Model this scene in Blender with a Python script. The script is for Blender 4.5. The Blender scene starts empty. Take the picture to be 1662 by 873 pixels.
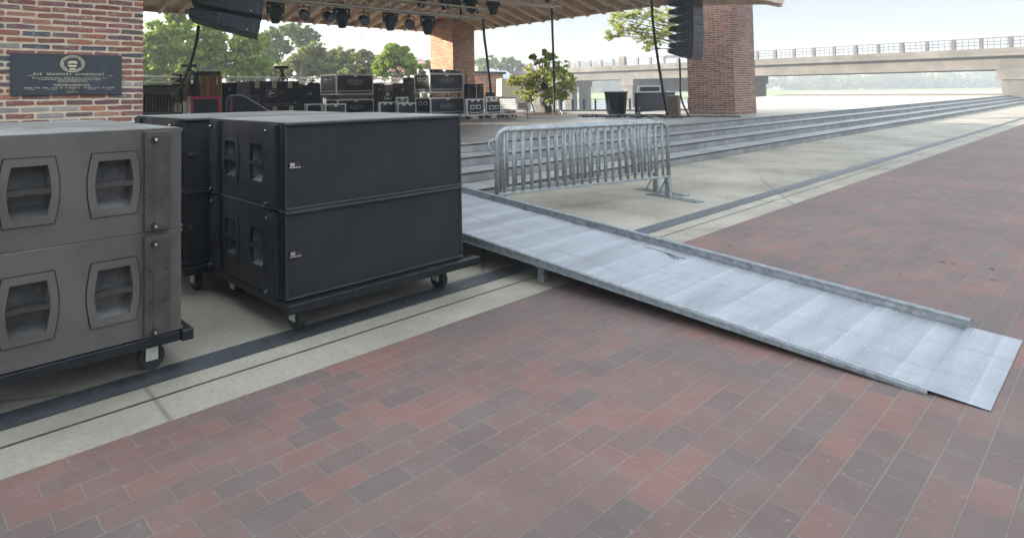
import bpy, math, random
from mathutils import Vector, Matrix
random.seed(7)
C = bpy.context.scene.collection
R = math.radians
# ------------------------------------------------------------------ camera
EYE = Vector((0, 0, 1.6)); F = 1000.0; PX, PY = 600.0, 110.0
h0 = Vector((.6247, .7809, 0)); r0 = Vector((.7809, -.6247, 0))
th, rho = .04, .0115
fw = h0*math.cos(th) + Vector((0, 0, math.sin(th)))
up0 = r0.cross(fw)
rt = r0*math.cos(rho) - up0*math.sin(rho)
up = up0*math.cos(rho) + r0*math.sin(rho)
cam = bpy.data.objects.new('camera', bpy.data.cameras.new('camera')); C.objects.link(cam)
m = Matrix((rt, up, -fw)).transposed().to_4x4(); m.translation = EYE
cam.matrix_world = m
cd = cam.data; cd.sensor_fit = 'HORIZONTAL'; cd.sensor_width = 36
cd.lens = 36*F/1662; cd.shift_x = (831-PX)/1662; cd.shift_y = -(436.5-PY)/1662
cd.clip_start = .05; cd.clip_end = 5000
bpy.context.scene.camera = cam
# ------------------------------------------------------------------ light
sun_to = Vector((-.65, .76, .257)).normalized()
W = bpy.data.worlds.new('World'); bpy.context.scene.world = W; W.use_nodes = True
nt = W.node_tree; bg = nt.nodes['Background']; sk = nt.nodes.new('ShaderNodeTexSky')
sk.sky_type = 'NISHITA'; sk.sun_disc = False
sk.sun_elevation = math.asin(sun_to.z); sk.sun_rotation = math.atan2(sun_to.x, sun_to.y)
sk.air_density = 1.0; sk.dust_density = 1.2; sk.ozone_density = 2.5; sk.altitude = 10
sm = nt.nodes.new('ShaderNodeMix'); sm.data_type = 'RGBA'; sm.inputs[0].default_value = .55; sm.inputs[7].default_value = (5.9, 6.4, 6.7, 1)
nt.links.new(sk.outputs[0], sm.inputs[6]); 
def wn(t, **k):
    o = nt.nodes.new(t)
    for a, v in k.items(): setattr(o, a, v)
    return o
tc = wn('ShaderNodeTexCoord'); sp_ = wn('ShaderNodeSeparateXYZ'); nt.links.new(tc.outputs['Generated'], sp_.inputs[0])
cr_ = wn('ShaderNodeValToRGB'); nt.links.new(sp_.outputs[2], cr_.inputs[0]); e = cr_.color_ramp.elements
e[0].position = 0; e[0].color = (.19, .20, .205, 1); e[1].position = .7; e[1].color = (1, 1, 1, 1); q_ = e.new(.2); q_.color = (.20, .22, .235, 1); q_ = e.new(.42); q_.color = (.9,)*3+(1,)
dt = wn('ShaderNodeVectorMath', operation='DOT_PRODUCT'); nt.links.new(tc.outputs['Generated'], dt.inputs[0]); dt.inputs[1].default_value = (-.65, .76, 0)
m1 = wn('ShaderNodeMath', operation='MAXIMUM'); nt.links.new(dt.outputs['Value'], m1.inputs[0]); m1.inputs[1].default_value = 0
m2 = wn('ShaderNodeMath', operation='MULTIPLY_ADD'); nt.links.new(m1.outputs[0], m2.inputs[0]); m2.inputs[1].default_value = .45; nt.links.new(cr_.outputs[0], m2.inputs[2])
vm = wn('ShaderNodeVectorMath', operation='SCALE'); nt.links.new(sm.outputs[2], vm.inputs[0]); nt.links.new(m2.outputs[0], vm.inputs['Scale'])
nt.links.new(vm.outputs[0], bg.inputs[0]); bg.inputs[1].default_value = .15
sl = bpy.data.lights.new('sun', 'SUN'); sl.energy = 5; sl.angle = R(.6); sl.color = (1, .87, .7)
so = bpy.data.objects.new('sun', sl); C.objects.link(so)
so.rotation_euler = (-sun_to).to_track_quat('-Z', 'Y').to_euler(); so.location = (-20, 20, 20)
vs = bpy.context.scene.view_settings
vs.view_transform = 'Standard'; vs.look = 'None'; vs.exposure = 2.0; vs.gamma = 1
bpy.context.scene.cycles.max_bounces = 8
bpy.context.scene.cycles.transparent_max_bounces = 8
# ------------------------------------------------------------------ rays: photograph pixel -> place
def ray(x, y):
    d = fw + rt*((x-PX)/F) - up*((y-PY)/F)
    return d/d.dot(h0)
def P(x, y, Y): return EYE + ray(x, y)*Y
def Kz(x, y, z): d = ray(x, y); return EYE + d*((z-EYE.z)/d.z)
def Ks(x, y, s): d = ray(x, y); return EYE + d*(s/d.x)
def Kt(x, y, t): d = ray(x, y); return EYE + d*(t/d.y)
# ------------------------------------------------------------------ materials
def nodes(name):
    M = bpy.data.materials.new(name); M.use_nodes = True
    n = M.node_tree; b = n.nodes['Principled BSDF']
    return M, n, b
def nd(n, typ, **k):
    o = n.nodes.new(typ)
    for a, v in k.items():
        if a.startswith('i_'): o.inputs[int(a[2:])].default_value = v
        else: setattr(o, a, v)
    return o
def coords(n, kind='Object', scale=(1, 1, 1)):
    t = nd(n, 'ShaderNodeTexCoord'); mp = nd(n, 'ShaderNodeMapping'); mp.inputs['Scale'].default_value = scale
    n.links.new(t.outputs[kind], mp.inputs[0]); return mp.outputs[0]
def noise(n, vec, scale, detail=4, rough=.6):
    o = nd(n, 'ShaderNodeTexNoise'); o.inputs['Scale'].default_value = scale
    o.inputs['Detail'].default_value = detail; o.inputs['Roughness'].default_value = rough
    n.links.new(vec, o.inputs['Vector']); return o.outputs['Fac']
def ramp(n, fac, stops):
    o = nd(n, 'ShaderNodeValToRGB'); e = o.color_ramp.elements
    while len(e) < len(stops): e.new(.5)
    for el, (p, c) in zip(e, stops): el.position = p; el.color = (*c, 1) if len(c) == 3 else c
    n.links.new(fac, o.inputs[0]); return o.outputs[0]
def mix(n, fac, a, b, mode='MIX'):
    o = nd(n, 'ShaderNodeMix', data_type='RGBA', blend_type=mode)
    for v, i in ((fac, 0), (a, 6), (b, 7)):
        if hasattr(v, 'links'): n.links.new(v, o.inputs[i])
        else: o.inputs[i].default_value = v if i == 0 else (*v, 1)
    return o.outputs[2]
def math_(n, op, a, b=None, c=None):
    o = nd(n, 'ShaderNodeMath', operation=op)
    for i, v in enumerate((a, b, c)):
        if v is None: continue
        if hasattr(v, 'links'): n.links.new(v, o.inputs[i])
        else: o.inputs[i].default_value = v
    return o.outputs[0]
def bump(n, b, hgt, strength=.3, dist=.01):
    o = nd(n, 'ShaderNodeBump'); o.inputs['Strength'].default_value = strength; o.inputs['Distance'].default_value = dist
    n.links.new(hgt, o.inputs['Height']); n.links.new(o.outputs[0], b.inputs['Normal'])
def mat(name, col, rough=.6, metal=0, var=.25, scale=6, bmp=.15, bd=.004, spec=.5, dirt=None):
    M, n, b = nodes(name); v = coords(n)
    f = noise(n, v, scale, 5); lo = tuple(max(0, c*(1-var)) for c in col); hi = tuple(min(1, c*(1+var)) for c in col)
    c = ramp(n, f, [(.3, lo), (.7, hi)])
    if dirt:
        g = noise(n, v, scale*.35, 8, .7)
        fac = ramp(n, g, [(.5, (0, 0, 0)), (.72, (1, 1, 1))])
        c = mix(n, fac, c, dirt)
    n.links.new(c, b.inputs['Base Color'])
    rr = ramp(n, noise(n, v, scale*2.3, 4), [(.3, (rough*.8,)*3), (.7, (min(1, rough*1.2),)*3)])
    n.links.new(rr, b.inputs['Roughness']); b.inputs['Metallic'].default_value = metal
    b.inputs['Specular IOR Level'].default_value = spec
    if bmp: bump(n, b, noise(n, v, scale*12, 3), bmp, bd)
    return M
M = {}
M['cab_brown_lit'] = mat('cabinet_brown_lit', (.075, .067, .058), .5, var=.22, scale=2.5, bmp=.25, bd=.002, dirt=(.095, .085, .074))  # grey-brown, lightened in colour for the warm light on the left stack
M['cab_black'] = mat('cabinet_black', (.011, .013, .016), .42, var=.25, scale=3, bmp=.25, bd=.002, dirt=(.02, .023, .027))
M['cab_top_sheen'] = mat('cabinet_top_sheen', (.15, .147, .135), .45, var=.35, scale=2.2, bmp=.3, bd=.002, dirt=(.23, .225, .2))  # sky sheen on the speaker tops painted in as a paler colour
M['strip_brown'] = mat('strip_brown', (.05, .046, .042), .42, .2, var=.45, scale=6, dirt=(.022, .021, .02))
M['strip_black'] = mat('strip_black', (.012, .0135, .016), .45, .1, var=.35, scale=5, dirt=(.026, .028, .03))
M['rig'] = mat('rigging_grey', (.06, .065, .07), .5, .2)
M['cup'] = mat('handle_cup', (.06, .06, .058), .7, var=.35, scale=9, dirt=(.14, .13, .12))
M['black'] = mat('black_plastic', (.014, .016, .019), .5, var=.3, scale=8)
M['black2'] = mat('black_metal', (.012, .014, .017), .38, .3, var=.3, scale=8)
M['blue_black'] = mat('blue_black', (.018, .025, .035), .5, var=.3, scale=5)
M['panel'] = mat('case_panel', (.032, .038, .046), .5, var=.25, scale=4, dirt=(.035, .038, .042))
M['panel_side'] = M['panel']
M['alu'] = mat('aluminium', (.84, .84, .82), .45, .1, var=.15, scale=14)
M['alu_pale'] = mat('aluminium_pale', (.62, .6, .53), .45, .5, var=.15, scale=14)
M['chrome'] = mat('chrome', (.75, .75, .75), .18, 1, var=.1, scale=10, bmp=0)
M['galv'] = mat('galvanised', (.26, .272, .27), .6, .3, var=.28, scale=22, bmp=.25, dirt=(.36, .37, .365))
M['galv2'] = mat('galvanised_dark', (.25, .27, .28), .5, .6, var=.3, scale=22, bmp=.25)
M['rubber'] = mat('rubber', (.02, .02, .02), .8, var=.2)
M['white'] = mat('white_paint', (.72, .72, .7), .5, var=.05)
M['silver_text'] = mat('silver_print', (.35, .37, .39), .5, var=.2)
M['olive_text'] = mat('olive_print', (.22, .25, .12), .5, var=.2)
M['gold'] = mat('gold_leaf', (.72, .62, .42), .4, .3, var=.15)
M['plaque'] = mat('plaque', (.042, .048, .056), .35, .2, var=.25, scale=3)
M['conc_step'] = mat('step_concrete', (.225, .222, .212), .8, var=.28, scale=2.2, bmp=.3, dirt=(.14, .14, .135))
M['nosing'] = mat('nosing', (.035, .035, .038), .6)
M['concrete_bridge'] = mat('bridge_concrete', (.085, .08, .07), .85, var=.35, scale=.5, dirt=(.05, .047, .043))
M['beige'] = mat('beige_stucco', (.5, .44, .34), .85, var=.12, scale=1)
M['tentwhite'] = mat('white_roof', (.68, .72, .78), .5, var=.08, scale=1)
M['greywall'] = mat('grey_wall', (.13, .135, .12), .85, var=.3, scale=1.5)
M['bark'] = mat('bark', (.10, .08, .06), .9, var=.4, scale=3, bmp=.6, bd=.03)
M['pink'] = mat('pink_paint', (.55, .03, .12), .45, var=.12)
M['charcoal'] = mat('charcoal_board', (.035, .038, .042), .6, var=.2)
M['greyboard'] = mat('grey_board', (.25, .24, .22), .7, var=.2)
M['yellow'] = mat('yellow_edge', (.5, .42, .12), .6, var=.2)
M['cloth'] = mat('dark_cloth', (.038, .042, .05), .75, var=.25, scale=3, bmp=.4)
M['cream'] = mat('cream', (.55, .5, .38), .7, var=.2)
M['brownwall'] = mat('brown_board', (.16, .12, .09), .8, var=.3)
M['grass'] = mat('grass', (.13, .2, .035), .9, var=.35, scale=.3, bmp=.5, bd=.05)
M['beam'] = mat('glulam', (.42, .25, .12), .6, var=.2, scale=3)
M['rafter'] = mat('rafter_wood', (.5, .38, .29), .7, var=.25, scale=3)
M['red'] = mat('red_cloth', (.55, .06, .06), .7, var=.1)
M['navy'] = mat('navy_cloth', (.03, .05, .18), .7, var=.1)
M['lamp_lens'] = mat('lamp_lens', (.12, .14, .17), .3, .3, bmp=0)
M['glass'] = mat('dark_glass', (.03, .04, .05), .1, var=.1, bmp=0)
M['house'] = mat('house_wall', (.38, .38, .36), .8, var=.15, scale=.4)
M['roofgrey'] = mat('house_roof', (.2, .2, .21), .8, var=.2, scale=.4)
M['car'] = mat('car_paint', (.2, .26, .33), .25, .3, var=.05)
M['paleboard'] = mat('pale_timber_roll', (.6, .45, .33), .7, var=.2)
M['drygrass'] = mat('mulch', (.12, .08, .05), .95, var=.5, scale=10, bmp=.8)

def grille_mat(name, base, hole):
    M_, n, b = nodes(name)
    tc = nd(n, 'ShaderNodeTexCoord'); sep = nd(n, 'ShaderNodeSeparateXYZ'); n.links.new(tc.outputs['Object'], sep.inputs[0])
    px, pz = .024, .0145
    def lat(off):
        u = math_(n, 'FRACT', math_(n, 'ADD', math_(n, 'DIVIDE', sep.outputs[0], px), off+100))
        v = math_(n, 'FRACT', math_(n, 'ADD', math_(n, 'DIVIDE', sep.outputs[2], pz), off+100))
        u = math_(n, 'MULTIPLY', math_(n, 'SUBTRACT', u, .5), 1.5); v = math_(n, 'SUBTRACT', v, .5)
        return math_(n, 'SQRT', math_(n, 'ADD', math_(n, 'MULTIPLY', u, u), math_(n, 'MULTIPLY', v, v)))
    d = math_(n, 'MINIMUM', lat(0), lat(.5))
    f = ramp(n, d, [(.31, (0, 0, 0)), (.4, (1, 1, 1))])
    w = noise(n, tc.outputs['Object'], 2.5, 4)
    bc = ramp(n, w, [(.3, tuple(c*.75 for c in base)), (.7, tuple(c*1.25 for c in base))])
    n.links.new(mix(n, f, hole, bc), b.inputs['Base Color'])
    b.inputs['Roughness'].default_value = .5; b.inputs['Specular IOR Level'].default_value = .25
    bump(n, b, f, .6, .004)
    return M_
M['grille'] = grille_mat('perforated_grille', (.036, .038, .041), (.0005, .0005, .0006))

def attr_brick(name, white=.65):
    M_, n, b = nodes(name)
    a = nd(n, 'ShaderNodeAttribute', attribute_name='Col'); v = coords(n)
    f = noise(n, v, 28, 6, .7)
    c = mix(n, ramp(n, f, [(.35, (0, 0, 0)), (.75, (.55, .55, .55))]), a.outputs['Color'], (.08, .05, .045))
    g = noise(n, coords(n, scale=(1, 1, 2.0)), 6.5, 8, .8)
    wf = ramp(n, g, [(.54, (0, 0, 0)), (.66, (white,)*3)])
    c = mix(n, wf, c, (.5, .44, .40))
    n.links.new(c, b.inputs['Base Color']); b.inputs['Roughness'].default_value = .85
    bump(n, b, noise(n, v, 45, 6, .7), .6, .008); return M_
M['brick'] = attr_brick('old_brick')
M['mortar'] = mat('mortar', (.62, .51, .37), .95, var=.15, scale=10, bmp=.6, bd=.006)
M['mortar_far'] = mat('mortar_far', (.46, .38, .3), .95, var=.15, scale=10, bmp=.4)

def ground_mat():
    M_, n, b = nodes('concrete_ground'); v = coords(n)
    c = ramp(n, noise(n, v, .7, 8, .65), [(.32, (.15, .13, .095)), (.5, (.235, .21, .16)), (.68, (.30, .27, .215))])
    c = mix(n, ramp(n, noise(n, v, 35, 3), [(.35, (.6, .6, .6)), (.5, (0, 0, 0))]), c, (.17, .155, .13))
    cr = nd(n, 'ShaderNodeTexVoronoi', feature='DISTANCE_TO_EDGE'); cr.inputs['Scale'].default_value = .22
    wv = mix(n, .12, v, nd(n, 'ShaderNodeTexNoise').outputs['Color'])
    n.links.new(wv, cr.inputs['Vector'])
    c = mix(n, ramp(n, cr.outputs['Distance'], [(.0, (.7, .7, .7)), (.004, (0, 0, 0))]), c, (.08, .07, .06))
    n.links.new(c, b.inputs['Base Color']); b.inputs['Roughness'].default_value = .85
    bump(n, b, noise(n, v, 60, 4), .35, .006); return M_
M['ground'] = ground_mat()
def paver_mat():
    M_, n, b = nodes('brick_pavers'); v = coords(n)
    br = nd(n, 'ShaderNodeTexBrick'); n.links.new(mix(n, .012, v, nd(n, 'ShaderNodeTexNoise', i_2=6.0).outputs['Color']), br.inputs['Vector'])
    br.inputs['Scale'].default_value = 1; br.inputs['Brick Width'].default_value = .27; br.inputs['Row Height'].default_value = .12
    br.inputs['Mortar Size'].default_value = .005; br.inputs['Mortar Smooth'].default_value = .6
    br.inputs['Color1'].default_value = (.15, .068, .052, 1); br.inputs['Color2'].default_value = (.082, .06, .054, 1)
    br.inputs['Mortar'].default_value = (.15, .12, .1, 1); br.inputs['Bias'].default_value = -.1
    c = mix(n, ramp(n, noise(n, v, 3, 8, .7), [(.35, (0, 0, 0)), (.8, (.6, .6, .6))]), br.outputs['Color'], (.13, .105, .092))
    c = mix(n, ramp(n, noise(n, v, .55, 8, .75), [(.42, (0, 0, 0)), (.62, (.55, .55, .55))]), c, (.06, .048, .043))
    c = mix(n, ramp(n, noise(n, v, 22, 5, .8), [(.6, (0, 0, 0)), (.72, (.7, .7, .7))]), c, (.2, .165, .145))
    n.links.new(c, b.inputs['Base Color']); b.inputs['Roughness'].default_value = .82
    hh = mix(n, .25, br.outputs['Fac'], noise(n, v, 50, 4))
    o = nd(n, 'ShaderNodeBump'); o.invert = True; o.inputs['Strength'].default_value = .5; o.inputs['Distance'].default_value = .01
    n.links.new(hh, o.inputs['Height']); n.links.new(o.outputs[0], b.inputs['Normal']); return M_
M['pavers'] = paver_mat()
def floor_mat():
    M_, n, b = nodes('stage_floor'); v = coords(n)
    c = ramp(n, noise(n, v, .45, 8, .6), [(.3, (.2, .185, .16)), (.7, (.3, .28, .25))])
    sep = nd(n, 'ShaderNodeSeparateXYZ'); n.links.new(v, sep.inputs[0])
    for ax in (0, 1):
        f = math_(n, 'FRACT', math_(n, 'DIVIDE', math_(n, 'ADD', sep.outputs[ax], 50.3), 3.2))
        c = mix(n, ramp(n, f, [(.0, (.8, .8, .8)), (.008, (0, 0, 0))]), c, (.06, .06, .06))
    n.links.new(c, b.inputs['Base Color'])
    n.links.new(ramp(n, noise(n, v, 1.2, 5), [(.3, (.28,)*3), (.7, (.5,)*3)]), b.inputs['Roughness'])
    bump(n, b, noise(n, v, 40, 3), .08, .003); return M_
M['floor'] = floor_mat()
def wood_soffit():
    M_, n, b = nodes('soffit_boards'); v = coords(n)
    sep = nd(n, 'ShaderNodeSeparateXYZ'); n.links.new(v, sep.inputs[0])
    f = math_(n, 'FRACT', math_(n, 'DIVIDE', math_(n, 'ADD', sep.outputs[2], 50), .055))
    c = ramp(n, noise(n, coords(n, scale=(1, 1, 12)), .9, 6), [(.3, (.72, .54, .38)), (.7, (.88, .72, .55))])
    c = mix(n, ramp(n, f, [(.0, (.7, .7, .7)), (.08, (0, 0, 0))]), c, (.12, .08, .05))
    n.links.new(c, b.inputs['Base Color']); b.inputs['Roughness'].default_value = .65; return M_
M['soffit'] = wood_soffit()
def slat_mat():
    M_, n, b = nodes('orange_slats'); v = coords(n, scale=(1, 1, .15))
    c = ramp(n, noise(n, v, 7, 6), [(.3, (.2, .09, .03)), (.7, (.45, .24, .1))])
    n.links.new(c, b.inputs['Base Color']); b.inputs['Roughness'].default_value = .6; return M_
M['slat'] = slat_mat()
def water_mat():
    M_, n, b = nodes('river_water'); v = coords(n, scale=(1, 1, 1))
    b.inputs['Base Color'].default_value = (.16, .19, .21, 1); b.inputs['Roughness'].default_value = .18
    bump(n, b, noise(n, v, 1.2, 5), .35, .15); return M_
M['water'] = water_mat()
def deck_mat():
    M_, n, b = nodes('ramp_deck'); v = coords(n)
    sep = nd(n, 'ShaderNodeSeparateXYZ'); n.links.new(v, sep.inputs[0])
    rib = math_(n, 'SINE', math_(n, 'MULTIPLY', sep.outputs[1], 2*math.pi/.022))
    band = math_(n, 'FRACT', math_(n, 'DIVIDE', math_(n, 'ADD', sep.outputs[1], 20), .31))
    c = ramp(n, noise(n, coords(n, scale=(.5, 3, 1)), 2.2, 6), [(.3, (.165, .171, .182)), (.7, (.26, .267, .28))])
    c = mix(n, ramp(n, band, [(.0, (.5,)*3), (.06, (.0,)*3), (.6, (0,)*3), (1, (.28,)*3)]), c, (.36, .37, .39))
    c = mix(n, ramp(n, noise(n, v, 4, 8, .8), [(.62, (0, 0, 0)), (.75, (.4, .4, .4))]), c, (.12, .12, .12))
    c = mix(n, ramp(n, noise(n, coords(n, scale=(5, .5, 1)), 1.6, 7, .75), [(.52, (0, 0, 0)), (.7, (.6, .6, .6))]), c, (.13, .132, .135))
    c = mix(n, ramp(n, noise(n, coords(n, scale=(1, 1, 1)), 45, 3, .6), [(.66, (0, 0, 0)), (.7, (.6, .6, .6))]), c, (.45, .45, .45))
    n.links.new(c, b.inputs['Base Color']); b.inputs['Metallic'].default_value = .25; b.inputs['Roughness'].default_value = .5
    bump(n, b, rib, .35, .003); return M_
M['deck'] = deck_mat()
def leaf_mat(name, cols, trans=.45):
    M_ = bpy.data.materials.new(name); M_.use_nodes = True; n = M_.node_tree
    for x in list(n.nodes): n.nodes.remove(x)
    out = nd(n, 'ShaderNodeOutputMaterial'); g = nd(n, 'ShaderNodeNewGeometry')
    c = ramp(n, g.outputs['Random Per Island'], [(i/(len(cols)-1), k) for i, k in enumerate(cols)])
    c2 = mix(n, 1, c, (1.3, 1.25, .6), 'MULTIPLY')
    d = nd(n, 'ShaderNodeBsdfDiffuse'); t = nd(n, 'ShaderNodeBsdfTranslucent'); s = nd(n, 'ShaderNodeMixShader'); s.inputs[0].default_value = trans
    n.links.new(c, d.inputs[0]); n.links.new(c2, t.inputs[0])
    n.links.new(d.outputs[0], s.inputs[1]); n.links.new(t.outputs[0], s.inputs[2]); n.links.new(s.outputs[0], out.inputs[0]); return M_
M['leaf_oak'] = leaf_mat('oak_leaves', [(0.122, 0.178, 0.045), (0.175, 0.259, 0.056), (0.279, 0.34, 0.089), (0.087, 0.138, 0.045)])
M['leaf_mid'] = leaf_mat('mid_leaves', [(0.118, 0.156, 0.076), (0.168, 0.203, 0.086), (0.218, 0.203, 0.108), (0.084, 0.125, 0.064)])
M['leaf_pine'] = leaf_mat('pine_needles', [(0.086, 0.138, 0.061), (0.138, 0.19, 0.086), (0.172, 0.224, 0.095)], .3)
M['leaf_mag'] = leaf_mat('magnolia_leaves', [(0.112, 0.169, 0.037), (0.24, 0.3, 0.09), (0.36, 0.4, 0.15), (0.34, 0.34, 0.15)], .4)
M['leaf_branch'] = leaf_mat('branch_leaves', [(0.171, 0.212, 0.066), (0.265, 0.291, 0.093), (0.317, 0.317, 0.118)], .5)
M['leaf_far'] = leaf_mat('far_leaves', [(0.079, 0.118, 0.046), (0.118, 0.159, 0.06), (0.159, 0.185, 0.066)], .3)
M['blossom'] = leaf_mat('pink_blossom', [(.45, .26, .35), (.52, .34, .42)], .3)
M['dry'] = leaf_mat('dry_leaves', [(0.118, 0.072, 0.046), (0.212, 0.132, 0.079)], .1)
# ------------------------------------------------------------------ mesh building
class MB:
    def __init__(s): s.v = []; s.f = []; s.c = []
    def add(s, vs, fs, col=None):
        o = len(s.v); s.v += [tuple(p) for p in vs]; s.f += [tuple(o+i for i in f) for f in fs]
        if col is not None: s.c += [col]*len(fs)
        return s
    def box(s, a, b, col=None):
        x0, y0, z0 = (min(a[i], b[i]) for i in range(3)); x1, y1, z1 = (max(a[i], b[i]) for i in range(3))
        return s.add([(x0,y0,z0),(x1,y0,z0),(x1,y1,z0),(x0,y1,z0),(x0,y0,z1),(x1,y0,z1),(x1,y1,z1),(x0,y1,z1)],
                     [(0,3,2,1),(4,5,6,7),(0,1,5,4),(1,2,6,5),(2,3,7,6),(3,0,4,7)], col)
    def bar(s, a, b, w, h=None, upv=(0, 0, 1)):
        a, b = Vector(a), Vector(b); h = h or w; d = (b-a).normalized(); x = d.cross(Vector(upv))
        if x.length < 1e-4: x = d.cross(Vector((1, 0, 0)))
        x.normalize(); y = x.cross(d); x *= w/2; y *= h/2
        return s.add([a-x-y, a+x-y, a+x+y, a-x+y, b-x-y, b+x-y, b+x+y, b-x+y],
                     [(0,1,2,3),(4,7,6,5),(0,4,5,1),(1,5,6,2),(2,6,7,3),(3,7,4,0)])
    def tube(s, pts, r, n=8, cap=True):
        pts = [Vector(p) for p in pts]; o = len(s.v); rs = r if hasattr(r, '__len__') else [r]*len(pts)
        prev = None
        for i, p in enumerate(pts):
            d = (pts[min(i+1, len(pts)-1)]-pts[max(i-1, 0)]).normalized()
            x = prev - d*prev.dot(d) if prev is not None else d.cross(Vector((0, 0, 1)))
            if x.length < 1e-3: x = d.cross(Vector((1, 0, 0)))
            x.normalize(); prev = x; y = d.cross(x)
            for k in range(n):
                a = 2*math.pi*k/n; s.v.append(tuple(p+(x*math.cos(a)+y*math.sin(a))*rs[i]))
        for i in range(len(pts)-1):
            for k in range(n): s.f.append((o+i*n+k, o+i*n+(k+1)%n, o+(i+1)*n+(k+1)%n, o+(i+1)*n+k))
        if cap: s.f.append(tuple(o+k for k in reversed(range(n)))); s.f.append(tuple(o+(len(pts)-1)*n+k for k in range(n)))
        return s
    def prism(s, poly, d):
        """closed polygon of 3-D points extruded by vector d"""
        n = len(poly); a = [Vector(p) for p in poly]; b = [p+Vector(d) for p in a]
        return s.add(a+b, [tuple(reversed(range(n))), tuple(range(n, 2*n))]+[(i, (i+1)%n, n+(i+1)%n, n+i) for i in range(n)])
    def lathe(s, c, prof, n=16):
        o = len(s.v); c = Vector(c)
        for r_, z in prof:
            for k in range(n): a = 2*math.pi*k/n; s.v.append((c.x+r_*math.cos(a), c.y+r_*math.sin(a), c.z+z))
        for i in range(len(prof)-1):
            for k in range(n): s.f.append((o+i*n+k, o+i*n+(k+1)%n, o+(i+1)*n+(k+1)%n, o+(i+1)*n+k))
        s.f.append(tuple(o+k for k in reversed(range(n)))); s.f.append(tuple(o+(len(prof)-1)*n+k for k in range(n)))
        return s
    def build(s, name, m_, parent=None, bev=0, smooth=False):
        me = bpy.data.meshes.new(name); me.from_pydata(s.v, [], s.f); me.materials.append(m_)
        if s.c:
            at = me.color_attributes.new('Col', 'FLOAT_COLOR', 'CORNER'); i = 0
            for p, col in zip(me.polygons, s.c):
                for _ in p.loop_indices: at.data[i].color = (*col, 1); i += 1
        if smooth:
            for p in me.polygons: p.use_smooth = True
        o = bpy.data.objects.new(name, me); C.objects.link(o)
        if parent is not None: o.parent = parent
        if bev:
            b = o.modifiers.new('bevel', 'BEVEL'); b.width = bev; b.segments = 2; b.limit_method = 'ANGLE'
        return o
def tag(o, label=None, cat=None, group=None, kind=None):
    if label: o['label'] = label
    if cat: o['category'] = cat
    if group: o['group'] = group
    if kind: o['kind'] = kind
    return o
def thing(name, loc, label, cat, group=None, rz=0):
    o = bpy.data.objects.new(name, None); C.objects.link(o); o.location = loc; o.rotation_euler = (0, 0, rz); o.empty_display_size = .1
    return tag(o, label, cat, group)
def struct(name, mb, m_, **k): o = mb.build(name, m_, **k); o['kind'] = 'structure'; return o
def kids(o): return [c for c in list(bpy.data.objects) if c.parent == o]
def dup(root, loc, rz, label=None):
    r = root.copy(); C.objects.link(r); r.location = loc; r.rotation_euler = (0, 0, rz)
    if label: r['label'] = label
    for ch in kids(root):
        c = ch.copy(); C.objects.link(c); c.parent = r
        for g in kids(ch):
            d = g.copy(); C.objects.link(d); d.parent = c
    return r
def text_mesh(name, body, size, width_to, parent, loc, m_, rot=(R(90), 0, 0), depth=.002, space=1.0):
    cu = bpy.data.curves.new(name, 'FONT'); cu.body = body; cu.size = size; cu.extrude = depth; cu.align_x = 'CENTER'; cu.align_y = 'CENTER'
    cu.resolution_u = 3; cu.space_character = space
    t = bpy.data.objects.new(name+'_curve', cu); C.objects.link(t)
    bpy.context.view_layer.update()
    me = bpy.data.meshes.new_from_object(t.evaluated_get(bpy.context.evaluated_depsgraph_get()))
    bpy.data.objects.remove(t)
    xs = [v.co.x for v in me.vertices]; w = max(xs)-min(xs); k = width_to/w if width_to else 1; cx = (max(xs)+min(xs))/2
    for v in me.vertices: v.co.x = (v.co.x-cx)*k
    me.transform(Matrix.Translation(loc) @ Matrix.Rotation(rot[2], 4, 'Z') @ Matrix.Rotation(rot[0], 4, 'X'))
    me.materials.clear(); me.materials.append(m_)
    o = bpy.data.objects.new(name, me); C.objects.link(o); o.parent = parent; return o
def rnd(a, b): return random.uniform(a, b)
# ================================================================== SETTING
EDGE = 7.92
struct('ground', MB().add([(-60, -40, 0), (150, -40, 0), (150, EDGE, 0), (-60, EDGE, 0)], [(0, 1, 2, 3)]), M['ground'])
# steps to the stage, riser planes .6 apart
for i, (t, z) in enumerate(((6.12, .15), (6.72, .30), (7.32, .45), (7.92, .60))):
    b = MB()
    x0, x1 = -8, 148
    b.box((x0, t, z-.15), (x1, t+.6 if i < 3 else t+.35, z))
    struct('stair_step', b, M['conc_step'], bev=.008)
    struct('stair_nosing', MB().box((x0, t-.006, z-.022), (x1, t+.03, z+.004)), M['nosing'])
# upper plaza as one polygon with the river bank cut out
def XY(X, Y): return (r0*X + h0*Y)
def poly(pts, z): return [(p.x, p.y, z) for p in pts]
bank = [XY(60, 27.0), XY(11, 29.2), XY(7.6, 30.0), XY(9.5, 55), XY(24, 180), XY(40, 700)]
pl = [Vector((150, EDGE+.35, 0)), Vector((150, 42, 0))] + bank[1:] + [XY(-900, 700), XY(-400, -100), Vector((-60, EDGE+.35, 0))]
struct('upper_plaza', MB().prism(poly(pl, -3.2), (0, 0, 3.8)), mat('plaza_paving', (.33, .29, .23), .85, var=.2, scale=.6, dirt=(.26, .23, .19)))
fl = [(-8, EDGE+.35), (26, EDGE+.35), (25, 9.6), (22.6, 12.2), (18.0, 13.3), (16.2, 17), (15.5, 21.9), (-8, 21.9)]
struct('stage_floor', MB().add([(x, y, .606) for x, y in fl], [tuple(range(len(fl)))]), M['floor'])
struct('river', MB().add([tuple(XY(-1200, 5)+Vector((0,0,-2.6))), tuple(XY(2500, 5)+Vector((0,0,-2.6))), tuple(XY(2500, 2600)+Vector((0,0,-2.6))), tuple(XY(-1200, 2600)+Vector((0,0,-2.6)))], [(0, 1, 2, 3)]), M['water'])
fb = MB()
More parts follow.
